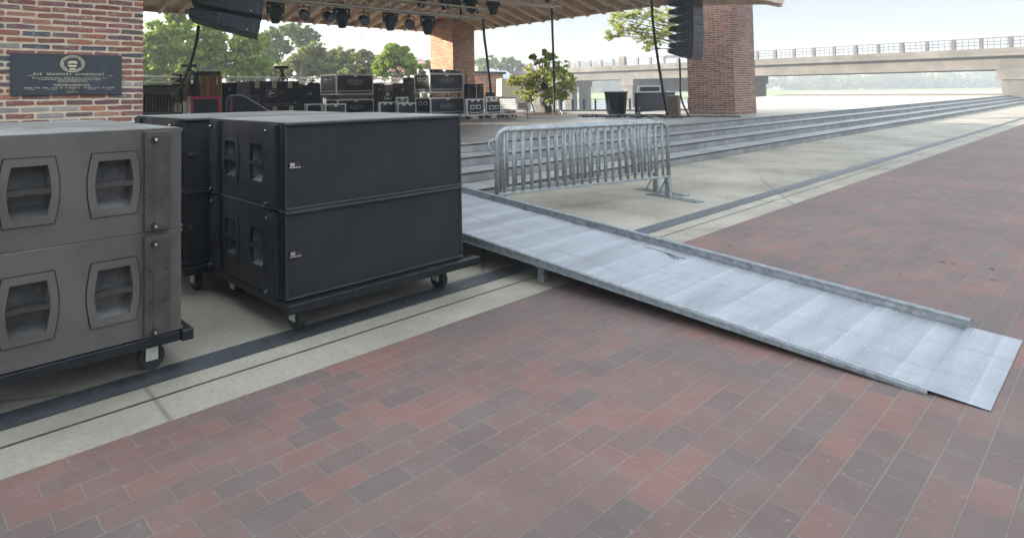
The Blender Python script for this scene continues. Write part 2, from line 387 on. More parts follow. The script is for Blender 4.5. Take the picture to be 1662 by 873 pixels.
for (ya, za), (yb, zb) in (((228, -2.7), (236, -1.6)), ((236, -1.6), (275, .0)), ((275, .0), (900, 1.2))):
    fb.add([XY(-300, ya)+Vector((0,0,za)), XY(700, ya)+Vector((0,0,za)), XY(1500, yb)+Vector((0,0,zb)), XY(-300, yb)+Vector((0,0,zb))], [(0, 1, 2, 3)])
struct('far_bank', fb, M['grass'])
# lawn behind the stage
lw = [XY(-140, 38), XY(4, 38), XY(8, 60), XY(20, 170), XY(-140, 190)]
struct('lawn', MB().add(poly(lw, .61), [tuple(range(5))]), M['grass'])
# foreground paving
struct('brick_paving', MB().add([(-60, -40, .005), (150, -40, .005), (150, 3.03, .005), (-60, 3.03, .005)], [(0, 1, 2, 3)]), M['pavers'])
struct('drain_channel', MB().add([(-30, 3.47, .006), (148, 3.47, .006), (148, 3.65, .006), (-30, 3.65, .006)], [(0, 1, 2, 3)]),
       mat('drain_iron', (.06, .065, .07), .55, .4, var=.3, scale=9))
gj = MB()
for t in (3.30,): gj.add([(-30, t, .003), (148, t, .003), (148, t+.014, .003), (-30, t+.014, .003)], [(0, 1, 2, 3)])
for s_ in (-6.5, 4.9, 9.8, 15.2, 21.0): gj.add([(s_, 3.03, .003), (s_+.012, 3.03, .003), (s_+.012, 6.12, .003), (s_, 6.12, .003)], [(0, 1, 2, 3)])
struct('ground_joint', gj, M['nosing'])
# ------------------------------------------------------------------ brick columns
PAL = [(.30, .10, .07), (.25, .085, .065), (.34, .13, .08), (.20, .075, .07), (.14, .07, .075), (.38, .16, .09), (.11, .075, .08), (.28, .11, .10)]
PALN = [(.30, .105, .075), (.26, .095, .075), (.33, .135, .09), (.23, .085, .08), (.17, .085, .09), (.36, .16, .10), (.14, .09, .095), (.29, .12, .11), (.31, .12, .08), (.27, .1, .09), (.22, .12, .12), (.34, .30, .27), (.09, .095, .11), (.38, .15, .07)]
PALR = [(.25, .115, .08), (.31, .145, .1), (.21, .1, .075), (.36, .18, .115), (.17, .095, .075)]
PALC = [(.33, .16, .09), (.4, .2, .11), (.27, .12, .075), (.36, .15, .08), (.22, .1, .07)]
def brick_face(mb, o, du, nrm, width, height, pal, L=.37, CH=.086, gap=.02, jit=.004, out=.010, z0=0, soldier=False):
    """bricks as real boxes standing proud of the mortar core"""
    o, du, nrm = Vector(o), Vector(du), Vector(nrm); row = 0; z = z0
    while z + CH*.6 < height:
        sold = soldier and row == 0
        l = .10 if sold else L; hh = CH*1.6 if sold else CH
        x = -(.5*l if row % 2 and not sold else 0)
        while x < width-.02:
            a, b = max(x, 0)+gap/2, min(x+l, width)-gap/2
            if x <= 0: a = 0.0
            if x+l >= width: b = width
            if b-a > .03:
                c = random.choice(pal); k = rnd(.8, 1.2); c = tuple(q*k for q in c)
                zb, zt = z+gap/2, z+hh-gap/2; ch = (zt-zb)*.22
                j = lambda: rnd(-jit, jit)
                pts = [(a+ch+j(), zb+j()), (b-ch+j(), zb+j()), (b+j(), zb+ch), (b+j(), zt-ch), (b-ch+j(), zt+j()), ((a+b)/2, zt+j()), (a+ch+j(), zt+j()), (a+j(), zt-ch), (a+j(), zb+ch)]
                fr = [o+du*p+Vector((0, 0, q))+nrm*(out+rnd(-.002, .002)) for p, q in pts]
                bk = [o+du*p+Vector((0, 0, q))-nrm*.004 for p, q in pts]; n = len(pts)
                mb.add(fr+bk, [tuple(range(n))]+[(n+i, n+(i+1)%n, (i+1)%n, i) for i in range(n)], c)
            x += l
        z += hh; row += 1
def column(loc, w, d, hgt, label, pal, far, faces, **k):
    T = thing('brick_column', loc, label, 'column')
    MB().box((0, 0, 0), (w, d, hgt)).build('mortar', M['mortar_far'] if far else M['mortar'], T)
    mb = MB()
    if '-t' in faces: brick_face(mb, (0, 0, 0), (1, 0, 0), (0, -1, 0), w, hgt, pal, **k)
    if '+s' in faces: brick_face(mb, (w, 0, 0), (0, 1, 0), (1, 0, 0), d, hgt, pal, **k)
    if '-s' in faces: brick_face(mb, (0, d, 0), (0, -1, 0), (-1, 0, 0), d, hgt, pal, **k)
    mb.build('brickwork', M['brick'], T); return T
column((-.9, 9.4, .6), 4.03, 1.9, 4.4, 'nearest brick column with pale mortar carrying the dark plaque', PALN, False, ('-t', '+s'), gap=.03, jit=.007)
column((24.8, 9.4, .6), 2.0, 1.67, 5.6, 'dark brick column at the far right of the stage behind the hanging speakers', PALR, True, ('-t', '-s'), jit=.002, soldier=True, L=.31)
column((21.2, 20.2, .6), 1.5, 1.5, 4.55, 'tall brick column behind the flight cases with one sunlit face', PALC, True, ('-t', '-s'), jit=.002, L=.31)
# plaque
pa = Kt(17, 86, 9.37); pb = Kt(197, 155, 9.37)
pz1 = pa.z; pz0 = Kt(107, 154.5, 9.37).z; pw = pb.x-pa.x
T = thing('plaque', (pa.x, 9.385, pz0), 'dark grey rectangular plaque with gold seal and lettering on the near brick column', 'plaque')
ph = pz1-pz0
MB().box((0, -.03, 0), (pw, .0, ph)).build('plate', M['plaque'], T, bev=.004)
def pp(x, y): return Vector((x*pw, -.0325, (1-y)*ph))
text_mesh('title_lettering', 'RUE  BEAUPORT  RIVERFRONT', .045, pw*.635, T, pp(.507, .495), M['gold'], depth=.001, space=1.35)
def marks(name, cx, cy, w, hh, seed):
    rr = random.Random(seed); b = MB(); x = -w/2
    while x < w/2:
        l = rr.uniform(.6, 1.5)*hh
        if rr.random() < .14: x += hh*.8; continue
        c = pp(cx, cy)+Vector((x, 0, 0)); k = rr.random()
        b.box((c.x, c.y, c.z-hh/2), (c.x+hh*.2, c.y-.001, c.z+hh/2))
        if k < .6: b.box((c.x, c.y, c.z-hh*.1), (c.x+l*.6, c.y-.0012, c.z+hh*.1))
        if k > .4: b.box((c.x+l*.5, c.y, c.z-hh/2), (c.x+l*.5+hh*.2, c.y-.0014, c.z+hh*.4))
        x += l+hh*.25
    return b.build(name, M['gold'], T)
text_mesh('inscription', 'Rue Beauport Riverfront Project', .03, pw*.27, T, pp(.535, .665), M['gold'])
marks('inscription', .52, .585, pw*.68, .017, 1); marks('inscription', .515, .625, pw*.56, .017, 2)
marks('inscription', .53, .745, pw*.33, .02, 3)
for i, (cx, w) in enumerate(((.175, .12), (.355, .17), (.535, .13), (.71, .14), (.865, .11))):
    marks('name_line', cx, .825, pw*w, .02, 10+i); marks('name_line', cx, .862, pw*w*.5, .011, 20+i)
marks('date_line', .53, .925, pw*.12, .014, 31)
b = MB()
for x0, x1 in ((.14, .19), (.86, .91)): c = pp(x0, .53); b.box((c.x, c.y, c.z-.002), (x1*pw, c.y-.001, c.z+.002))
c = pp(.37, .775); b.box((c.x, c.y, c.z-.002), (.70*pw, c.y-.001, c.z+.002))
b.build('rule', M['gold'], T)
sc = pp(.532, .235); sx, sz = .158, .118
def ring(b, ro, ri, dy=.002):
    n = 48; o = []
    for k in range(n):
        a = 2*math.pi*k/n
        for q, y in ((ro, 0), (ri, 0), (ro, -dy), (ri, -dy)): o.append((sc.x+sx*q*math.cos(a), sc.y+y, sc.z+sz*q*math.sin(a)))
    f = []
    for k in range(n):
        i, j = 4*k, 4*((k+1) % n); f += [(i+2, i+3, j+3, j+2), (i, i+2, j+2, j), (i+1, j+1, j+3, i+3)]
    b.add(o, f)
b = MB(); ring(b, 1, .95); ring(b, .92, .89)
for k in range(40):
    a = 2*math.pi*k/40
    if abs((k+3) % 10) < 1: continue
    p0 = (sc.x+sx*.72*math.cos(a), sc.y-.001, sc.z+sz*.72*math.sin(a)); p1 = (sc.x+sx*.84*math.cos(a+.04), sc.y-.001, sc.z+sz*.84*math.sin(a+.04))
    b.bar(p0, p1, .008, .002, (0, 1, 0))
for k in range(9):
    a = math.pi*(k+.5)/9; p = (sc.x+sx*.42*math.cos(a), sc.y-.001, sc.z+sz*(.05+.35*math.sin(a)))
    b.bar((sc.x+sx*.1*math.cos(a), sc.y-.001, sc.z), p, .012, .002, (0, 1, 0))
b.bar((sc.x-sx*.4, sc.y-.001, sc.z-sz*.2), (sc.x+sx*.35, sc.y-.001, sc.z-sz*.22), .014, .002, (0, 1, 0))
b.bar((sc.x-sx*.3, sc.y-.001, sc.z-sz*.35), (sc.x+sx*.3, sc.y-.001, sc.z-sz*.35), .01, .002, (0, 1, 0))
b.bar((sc.x-sx*.25, sc.y-.001, sc.z-sz*.62), (sc.x+sx*.25, sc.y-.001, sc.z-sz*.62), .016, .002, (0, 1, 0))
b.build('seal', M['gold'], T)
# ------------------------------------------------------------------ roof
ZE = 4.77; KS, KT = 23.4, 22.3; RH = 2.57
K = Vector((KS, KT, ZE)); E1 = Vector((22.0, 10.7, ZE)); E2 = Vector((25.5, 8.0, ZE)); Fr = Vector((-11, 8.0, ZE)); Bl = Vector((-11, KT, ZE))  # left end drawn out unseen so the roof shades the foreground
RA = Vector((15.9, 15.15, ZE+RH)); RB = Vector((-4, 15.15, ZE+RH))
T = thing('pavilion_roof', (8, 15, ZE), 'big hipped timber roof over the stage with exposed rafters', 'roof')
off = Vector((8, 15, ZE))
def L_(p): return Vector(p)-off
rf = MB(); th_ = Vector((0, 0, .12))
def slab(pts):
    rf.prism([L_(p) for p in pts], th_)
slab([Bl, K, RA, RB]); slab([K, E1, RA]); slab([E1, E2, RA]); slab([E2, Fr, RB, RA]); slab([Fr, Bl, RB])
rf.build('soffit', M['soffit'], T)
fs = MB()
for a, c in ((Bl, K), (K, E1), (E1, E2), (E2, Fr), (Fr, Bl)): fs.bar(L_(a)+Vector((0, 0, -.02)), L_(c)+Vector((0, 0, -.02)), .12, .3)
fs.build('fascia', M['rafter'], T)
n_r = 0
def rafter(a, c):
    global n_r
    MB().bar(L_(a)-Vector((0, 0, .13)), L_(c)-Vector((0, 0, .13)), .13, .22).build('rafter', M['rafter'], T)
SL = RH/7.15
x = -1.0
while x < KS-.2:
    run = min(4.6, (KS-x)*.92); base = Vector((x, KT, ZE)); rafter(base, base+Vector((0, -run, run*SL))); x += .75
n = 15
for i in range(1, n):
    base = K.lerp(E1, i/n); run = min(4.6, (KT-base.y)*.95, (base.y-8.3)*1.5); rafter(base, base+Vector((-run, run*.12, run*SL*.95)))
for A_ in (K, E1, E2): MB().bar(L_(A_)-Vector((0, 0, .1)), L_(RA)-Vector((0, 0, .1)), .2, .34).build('hip_beam', M['rafter'], T)
MB().bar(L_((8, 20.95, 5.45)), L_((22.3, 20.95, 5.45)), .3, .5).build('tie_beam', M['beam'], T)
MB().bar(L_((3, 10.3, 5.5)), L_((21.3, 10.3, 5.5)), .3, .5).build('tie_beam', M['beam'], T)
MB().add([L_(p) for p in ((-8, 10.6, 5.6), (18.4, 10.6, 5.6), (18.4, 19.7, 5.6), (-8, 19.7, 5.6))], [(0, 1, 2, 3)]).build('inner_ceiling', M['beam'], T)
# ------------------------------------------------------------------ low back wall with truss
T = thing('low_wall', (3, 22.3, .6), 'long low grey wall along the back of the stage', 'wall')
MB().box((-9, 0, 0), (18, .3, 1.28)).build('wall_panel', M['greywall'], T)
MB().box((-9, -.05, 1.28), (18, .35, 1.36)).build('coping', M['nosing'], T)
def truss(name, a, b, w, hh, label, group=None, cr=.028, step=.5, m_='alu_pale'):
    a, b = Vector(a), Vector(b); T = thing(name, a, label, 'truss', group)
    d = b-a; L = d.length; u_ = d.normalized(); side = u_.cross(Vector((0, 0, 1))).normalized()*w/2; v_ = Vector((0, 0, hh/2))
    for sx_ in (-1, 1):
        for sz_ in (-1, 1):
            o = side*sx_+v_*sz_; MB().tube([o, d+o], cr, 8).build('chord', M[m_], T, smooth=True)
    lc = MB(); n = max(2, int(L/step)); 
    for i in range(n):
        p, q = d*(i/n), d*((i+1)/n); k = 1 if i % 2 else -1
        for o in (side, -side): lc.tube([p+o+v_*k, q+o-v_*k], cr*.55, 6)
        for o in (v_, -v_): lc.tube([p+o+side*k, q+o-side*k], cr*.55, 6)
    lc.build('lacing', M[m_], T, smooth=True); return T
truss('floor_truss', (-1, 22.45, 2.13), (20.8, 22.45, 2.13), .28, .22, 'pale box truss lying along the top of the low back wall', cr=.03, step=.42)
for s_ in (0, 3): pass
tA, tB = P(330, -14, 15.0), P(785, 25, 19.5)
truss('lighting_truss', P(380, -16, 14.2), P(785, 24, 19.5), .34, .3, 'long aluminium truss with lamps hanging in front of the middle brick column', 'lighting trusses under the roof', step=.38)
truss('lighting_truss', P(640, -18, 17.5), P(905, 6, 22.0), .34, .26, 'short upper truss ending under the rafters near the hanging black cable', 'lighting trusses under the roof', step=.38)
# hangers for trusses
hg = 0
for p, q in ((P(500, -6, 15.8), 5.6), (P(770, 20, 19.3), 5.5), (P(700, -14, 18.3), 5.6), (P(890, 2, 21.7), 5.4)):
    t_ = thing('hanging_chain', p, ['slim hoist wire above the left part of the long truss', 'slim hoist wire at the right end of the long truss', 'slim hoist wire above the upper truss near the brick column', 'slim hoist wire at the right end of the upper truss'][hg], 'wire'); hg += 1
    MB().tube([(0, 0, 0), (0, 0, q-p.z)], .012, 6).build('wire', M['black2'], t_); MB().box((-.09, -.09, -.05), (.09, .09, .14)).build('hoist', M['black'], t_)
# ------------------------------------------------------------------ lamps on trusses
def head_lamp(label):
    T = thing('moving_head_lamp', (0, 0, 0), label, 'stage lamp', 'moving head lamps on the trusses')
    MB().box((-.07, -.05, -.06), (-.03, .05, .08)).box((.03, -.05, -.06), (.07, .05, .08)).build('clamp', M['black2'], T)
    MB().box((-.27, -.17, -.22), (.27, .17, -.06)).build('base', M['blue_black'], T, bev=.02)
    MB().box((-.29, -.07, -.52), (-.23, .07, -.2)).box((.23, -.07, -.52), (.29, .07, -.2)).build('yoke', M['blue_black'], T, bev=.01)
    hd = MB().lathe((0, 0, -.85), [(.1, 0), (.13, .02), (.2, .2), (.22, .26), (.22, .5), (.16, .6)], 18).build('head', M['blue_black'], T)
    MB().lathe((0, 0, -.853), [(.085, 0), (.085, .01)], 16).build('lens', M['glass'], hd)
    return T
def par_lamp(label):
    T = thing('par_lamp', (0, 0, 0), label, 'stage lamp', 'small round lamps on the trusses')
    MB().box((-.03, -.03, -.1), (.03, .03, .06)).build('clamp', M['black2'], T)
    MB().box((-.2, -.03, -.12), (.2, .03, -.09)).box((-.2, -.03, -.35), (-.18, .03, -.1)).box((.18, -.03, -.35), (.2, .03, -.1)).build('bracket', M['black2'], T)
    b = MB(); a = Vector((.05, -.17, -.42)); c = Vector((-.05, .17, -.26))
    b.tube([a, a.lerp(c, .3), a.lerp(c, .35), a.lerp(c, .8), c], [.17, .17, .15, .15, .1], 16)
    bd = b.build('can', M['blue_black'], T)
    d = (a-c).normalized(); MB().tube([a+d*.002, a+d*.012], .14, 16).build('lens', M['lamp_lens'], bd)
    return T
HL = [(447, 3, 15.6, 'leftmost big black lamp on the long truss, beside the left speakers'), (555, 12, 16.9, 'second big black lamp from the left on the long truss'),
      (633, 18, 17.9, 'third big black lamp from the left on the long truss'), (694, 26, 18.7, 'big black lamp hanging just left of the middle brick column'),
      (683, -19, 18.0, 'upper black lamp cut by the top edge above the brick column'), (722, -14, 18.4, 'upper black lamp left of the black floodlight'),
      (763, -10, 19.2, 'upper black lamp right above the brick column'), (800, -4, 20.0, 'upper black lamp against the rafters right of the brick column')]
hl0 = None
for x, y, Y, lb in HL:
    p = P(x, y, Y)
    if hl0 is None: hl0 = head_lamp(lb); hl0.location = p+Vector((0, 0, .1)); hl0.scale = (.78,)*3; hl0.rotation_euler = (0, 0, R(-38))
    else: dup(hl0, p+Vector((0, 0, .08)), R(-38)+rnd(-.3, .3), lb)
PLs = [(493, 7, 16.2, 'small round lamp nearest the left end of the long truss'), (532, 11, 16.7, 'small round lamp just left of the second big lamp'),
       (590, 17, 17.4, 'small round lamp just right of the second big lamp'), (664, 24, 18.3, 'small round lamp between the two right big lamps')]
pl0 = None
for x, y, Y, lb in PLs:
    p = P(x, y, Y)
    if pl0 is None: pl0 = par_lamp(lb); pl0.location = p; pl0.scale = (.8,)*3; pl0.rotation_euler = (0, 0, R(-38))
    else: dup(pl0, p, R(-38)+rnd(-.4, .4), lb)
p = P(736, 2, 18.8); T = thing('flood_lamp', p, 'square black floodlight with a dangling cable in front of the brick column', 'stage lamp')
MB().box((-.04, -.04, .1), (.04, .04, .35)).build('clamp', M['black2'], T)
MB().box((-.14, -.12, -.2), (.14, .12, .12)).build('housing', M['black'], T, bev=.02)
MB().tube([(.1, 0, .1), (.22, 0, .16), (.3, 0, -.05), (.32, 0, -.35), (.3, 0, -.5)], .035, 8).build('cable', M['black'], T, smooth=True)

# ------------------------------------------------------------------ speakers
SW, SD, SH = 1.68, 1.14, .575
def caster_mb(b, x, y, r_=.075, w=.05):
    b.tube([(x-w/2, y, r_), (x+w/2, y, r_)], r_, 18)
def subwoofer(body, strip, label):
    T = thing('bass_speaker', (0, 0, 0), label, 'speaker', 'big bass speakers in the front stacks')
    # shell with real openings for the hand holes on both sides
    ys = [.376, .79]; hw, z0, z1 = .105, .155, .42; zm0, zm1 = .275, .30
    b = MB(); fr = .012
    cuts_y = sorted([0, SD]+[q for y in ys for q in (y-hw, y+hw)]); cuts_z = [0, z0, z1, SH]
    for x, flip in ((0, 0), (SW, 1)):
        for i in range(len(cuts_y)-1):
            for j in range(3):
                if i % 2 == 1 and j == 1: continue
                a, c = cuts_y[i], cuts_y[i+1]; p, q = cuts_z[j], cuts_z[j+1]
                f = [(x, a, p), (x, a, q), (x, c, q), (x, c, p)]
                b.add(f if not flip else f[::-1], [(0, 1, 2, 3)])
    b.add([(0, SD, 0), (SW, SD, 0), (SW, SD, SH), (0, SD, SH)], [(1, 0, 3, 2)])
    b.add([(0, 0, 0), (SW, 0, 0), (SW, SD, 0), (0, SD, 0)], [(0, 3, 2, 1)])
    b.add([(0, 0, 0), (SW, 0, 0), (SW, .025, 0), (0, .025, 0), (0, 0, SH), (SW, 0, SH), (SW, .025, SH), (0, .025, SH)], [(2, 3, 7, 6)])
    b.box((0, 0, 0), (.022, .03, SH)); b.box((SW-.022, 0, 0), (SW, .03, SH)); b.box((.022, 0, 0), (SW-.022, .03, .02)); b.box((.022, 0, SH-.02), (SW-.022, .03, SH))
    b.build('cabinet', M[body], T)
    MB().add([(.0, .0, SH), (SW, .0, SH), (SW, SD, SH), (0, SD, SH)], [(0, 1, 2, 3)]).box((.004, .004, SH), (SW-.004, SD-.004, SH+.004)).build('top_panel', M['cab_top_sheen'], T)
    for x, sg in ((0, -1), (SW, 1)):
        for y in ys:
            # cup
            c = MB(); d = -sg*.09; a0, a1 = y-hw, y+hw
            c.add([(x, a0, z0), (x, a1, z0), (x, a1, z1), (x, a0, z1), (x+d, a0+.02, z0+.05), (x+d, a1-.02, z0+.05), (x+d, a1-.02, z1-.01), (x+d, a0+.02, z1-.01)],
                  [(4, 5, 6, 7), (0, 1, 5, 4), (1, 2, 6, 5), (2, 3, 7, 6), (3, 0, 4, 7)])
            cu = c.build('handle_cup', M['cup'], T)
            # barrel shaped bezel and curved grip bar
            def outline(yh, zh0, zh1, bul, n=7):
                pts = []
                for k in range(n): q = k/(n-1); pts.append((y+yh+bul*math.sin(math.pi*q), zh0+(zh1-zh0)*q))
                for k in range(n): q = k/(n-1); pts.append((y-yh-bul*math.sin(math.pi*q), zh1-(zh1-zh0)*q))
                return pts
            oo = outline(.115, .118, .457, .024); ii = outline(.083, .158, .417, .018); n = len(oo)
            g = MB(); X0, X1 = x+sg*.001, x+sg*.008
            vs_ = [(X1, p, q) for p, q in oo]+[(X1, p, q) for p, q in ii]+[(X0, p, q) for p, q in oo]+[(X0-sg*.02, p, q) for p, q in ii]
            g.add(vs_, [(i, (i+1)%n, n+(i+1)%n, n+i) for i in range(n)]+[(i, 2*n+i, 2*n+(i+1)%n, (i+1)%n) for i in range(n)]+[(n+i, n+(i+1)%n, 3*n+(i+1)%n, 3*n+i) for i in range(n)])
            g.build('bezel', M[body], cu)
            o2 = [(y+(p-y)*1.045, .2875+(q-.2875)*1.03) for p, q in oo]
            MB().add([(X0, p, q) for p, q in o2]+[(X0+sg*.001, p, q) for p, q in o2]+[(X0+sg*.001, p, q) for p, q in oo], [(n+i, n+(i+1)%n, 2*n+(i+1)%n, 2*n+i) for i in range(n)]).build('groove', M['black2'], cu)
            gr = MB(); m_ = 9
            for k in range(m_-1):
                q0, q1 = k/(m_-1), (k+1)/(m_-1); 
                e = lambda q: (y-.1+.2*q, .27+.007*math.sin(math.pi*q), .026+.004*math.sin(math.pi*q))
                (ya, za, ha), (yb, zb_, hb) = e(q0), e(q1)
                gr.add([(X1+sg*.004, ya, za), (X1+sg*.004, yb, zb_), (X1+sg*.004, yb, zb_+hb), (X1+sg*.004, ya, za+ha), (X0-sg*.03, ya, za), (X0-sg*.03, yb, zb_), (X0-sg*.03, yb, zb_+hb), (X0-sg*.03, ya, za+ha)],
                       [(0, 1, 2, 3), (3, 2, 6, 7), (0, 4, 5, 1)])
            gr.build('grip', M[strip], cu, smooth=False)
        for y0, y1 in ((.075, .22), (.965, 1.10)):
            st = MB().box((x+sg*.003, y0, .008), (x+sg*.034, y1, SH-.012)).box((x+sg*.034, y0+.01, .02), (x+sg*.037, y1-.05, SH-.03)).build('rigging_rail', M[strip], T, bev=.004)
            for z in (.035, SH-.055):
                MB().tube([(x+sg*.036, (y0+y1)/2+.02, z), (x+sg*.046, (y0+y1)/2+.02, z)], .018, 14).build('pin_socket', M['black2'], st); MB().tube([(x+sg*.046, (y0+y1)/2+.02, z), (x+sg*.06, (y0+y1)/2+.02, z)], .009, 12).build('locking_pin', M['chrome'], st)
            bo = MB()
            for yy, zz in ((y0+.03, .2), (y1-.03, .2), (y0+.03, .37), (y1-.03, .37)): bo.tube([(x+sg*.036, yy, zz), (x+sg*.041, yy, zz)], .006, 8)
            bo.build('screw', M['black2'], st)
    gb = MB().box((.022, .006, .02), (SW-.022, .02, SH-.02)).build('grille', M['grille'], T)
    MB().box((0, -.012, SH-.022), (SW, .004, SH+.001)).build('front_edge', M[body], T, bev=.007); MB().box((0, -.012, 0), (SW, .004, .016)).build('front_edge', M[body], T, bev=.006)
    MB().box((.03, -.006, .284), (.12, .006, .315)).build('badge_plate', M['strip_black'], gb)
    MB().box((.036, -.0085, .288), (.072, -.006, .311)).box((.030, -.0085, .276), (.12, -.006, .2835)).build('badge', M['chrome'], gb)
    return T
ZB = .245
s0 = subwoofer('cab_black', 'strip_black', 'upper black bass speaker of the front stack, grille facing the camera')
s0.location = (2.10, 3.53, ZB+SH+.008)
dup(s0, (2.10, 3.53, ZB), 0, 'lower black bass speaker of the front stack, just above its dolly')
dup(s0, (1.92, 4.79, ZB+SH+.008), 0, 'upper black bass speaker of the middle stack, behind the front stack')
dup(s0, (1.92, 4.79, ZB), 0, 'lower black bass speaker of the middle stack, behind the front stack')
s1 = subwoofer('cab_brown_lit', 'strip_brown', 'upper brownish bass speaker at the left edge, side handles facing the camera')
s1.location = (1.40, 3.53, ZB+SH+.008); s1.rotation_euler = (0, 0, R(90))
dup(s1, (1.40, 3.53, ZB), R(90), 'lower brownish bass speaker at the left edge, under its twin')
def dolly(label, loc, rz):
    T = thing('speaker_dolly', loc, label, 'dolly', 'dollies under the speaker stacks', rz)
    b = MB(); e = .13
    b.box((-.02, -.07, .175), (SW+e, 0.0, .238)); b.box((-.02, SD, .175), (SW+e, SD+.06, .238))
    for x in (0, SW-.06): b.box((x, 0, .178), (x+.07, SD, .236))
    b.build('frame', M['black2'], T, bev=.006)
    MB().box((.02, .02, .225), (SW-.02, SD-.02, .244)).build('tray', M['black'], T)
    for x in (.16, SW-.16):
        for y in (.12, SD-.12):
            c = MB().box((x-.05, y-.05, .155), (x+.05, y+.05, .177)).box((x-.04, y-.03, .06), (x-.032, y+.04, .157)).box((x+.032, y-.03, .06), (x+.04, y+.04, .157)).build('caster', M['alu_pale'], T)
            w = MB(); caster_mb(w, x, y); w.build('wheel', M['rubber'], c)
    return T
d0 = dolly('black steel dolly under the front speaker stack', (2.10, 3.53, 0), 0)
dup(d0, (1.92, 4.79, 0), 0, 'black steel dolly under the middle speaker stack'); dup(d0, (1.40, 3.53, 0), R(90), 'black steel dolly under the left speaker stack')
# bent handle frame behind the stacks
T = thing('cart_handle', (3.0, 6.0, 0), 'bent black tubular handle frame rising behind the front speaker stacks', 'handle')
base = Vector((3.0, 6.0, 0)); Yh = 7.0
pts = [P(369, 190, Yh), P(369, 164, Yh), P(371, 158, Yh), P(376, 156.2, Yh), P(393, 156, Yh), P(398, 158.5, Yh), P(437, 182, Yh), P(446, 190, Yh)]
pts = [Vector((pts[0].x, pts[0].y, .3))]+pts+[Vector((pts[-1].x, pts[-1].y, .3))]
MB().tube([p-base for p in pts], .017, 10).build('tube', M['black2'], T, smooth=True)
g = MB(); 
for q in (pts[0], pts[-1]): g.box((q.x-base.x-.05, q.y-base.y-.05, 0), (q.x-base.x+.05, q.y-base.y+.05, .3))
g.build('foot', M['black2'], T)
# ------------------------------------------------------------------ ramp
def rz_(t): return max(.0, .12+.0818*(t-2.08))
S0, S1, T0, T1 = 4.28, 5.60, .75, 7.98
T = thing('loading_ramp', (4.94, .75, 0), 'ribbed aluminium loading ramp running up to the stage beside the speakers', 'ramp')
bs = Vector((4.94, .75, 0))
def RP(s, t, dz=0): return Vector((s, t, rz_(t)+dz))-bs
dk = MB(); n = 1
dk.add([RP(S0+.03, T0), RP(S1-.03, T0), RP(S1-.03, T1), RP(S0+.03, T1), RP(S0+.03, T0, -.008), RP(S1-.03, T0, -.008), RP(S1-.03, T1, -.03), RP(S0+.03, T1, -.03)],
       [(0, 1, 2, 3), (7, 6, 5, 4), (0, 4, 5, 1)])
dk.build('deck', M['deck'], T)
def rail(s, hi, lo):
    b = MB(); sg = 1 if s > 5 else -1
    for x0, x1, a, c in ((s-.012, s+.012, lo, hi), (s-sg*.03, s+sg*.02, hi-.012, hi), (s-sg*.03, s+sg*.025, lo, lo+.016), (s-.016, s+.016, (hi+lo)/2-.01, (hi+lo)/2+.01)):
        p = [RP(x0, T0, a), RP(x1, T0, a), RP(x1, T0, c), RP(x0, T0, c), RP(x0, T1, a), RP(x1, T1, a), RP(x1, T1, c), RP(x0, T1, c)]
        for q in p: q.z = max(q.z, .002)
        b.add(p, [(0, 1, 2, 3), (4, 7, 6, 5), (0, 4, 5, 1), (1, 5, 6, 2), (2, 6, 7, 3), (3, 7, 4, 0)])
    return b.build('side_rail', M['galv2'], T)
rail(S1, .065, -.07)
rail(S0, .012, -.13)
for t in [1.1+.62*i for i in range(11)]:
    MB().add([RP(S1-.075, t, .004), RP(S1-.03, t, .004), RP(S1-.03, t+.09, .004), RP(S1-.075, t+.09, .004), RP(S1-.075, t, 0), RP(S1-.03, t, 0), RP(S1-.03, t+.09, 0), RP(S1-.075, t+.09, 0)],
             [(0, 1, 2, 3), (0, 4, 5, 1), (3, 7, 4, 0)]).build('rivet_tab', M['chrome'], T)
MB().add([RP(S0, .52, .006), RP(S1, .52, .006), RP(S1, T0+.02, .010), RP(S0, T0+.02, .010), RP(S0, .52), RP(S1, .52)], [(0, 1, 2, 3), (4, 5, 1, 0)]).build('toe_plate', M['deck'], T)
bpy.data.objects['toe_plate'].location.z = .004
for t in (3.2, 5.0):
    b = MB()
    for s in (S0+.12, S1-.12): b.box((s-.03-bs.x, t-.03-bs.y, 0), (s+.03-bs.x, t+.03-bs.y, rz_(t)-.03))
    b.box((S0+.05-bs.x, t-.03-bs.y, rz_(t)-.09), (S1-.05-bs.x, t+.03-bs.y, rz_(t)-.035)); b.build('trestle', M['galv2'], T)
# pine needles on the ramp
T = thing('pine_twig', Kz(1075, 412, .22), 'thin dry pine needle twig lying on the ramp', 'twig'); o_ = T.location.copy()
def onramp(x, y):
    d = ray(x, y); a = .12-.0818*2.08
    k = (EYE.z-a)/( .0818*d.y-d.z); return EYE+d*k+Vector((0, 0, .006))
for pts in ([(1046, 402), (1062, 405), (1080, 411), (1095, 421)], [(1078, 410), (1090, 415), (1102, 422)], [(1085, 412), (1100, 418), (1113, 421)]):
    MB().tube([onramp(*q)-T.location for q in pts], .0025, 5).build('needle', M['black'], T)
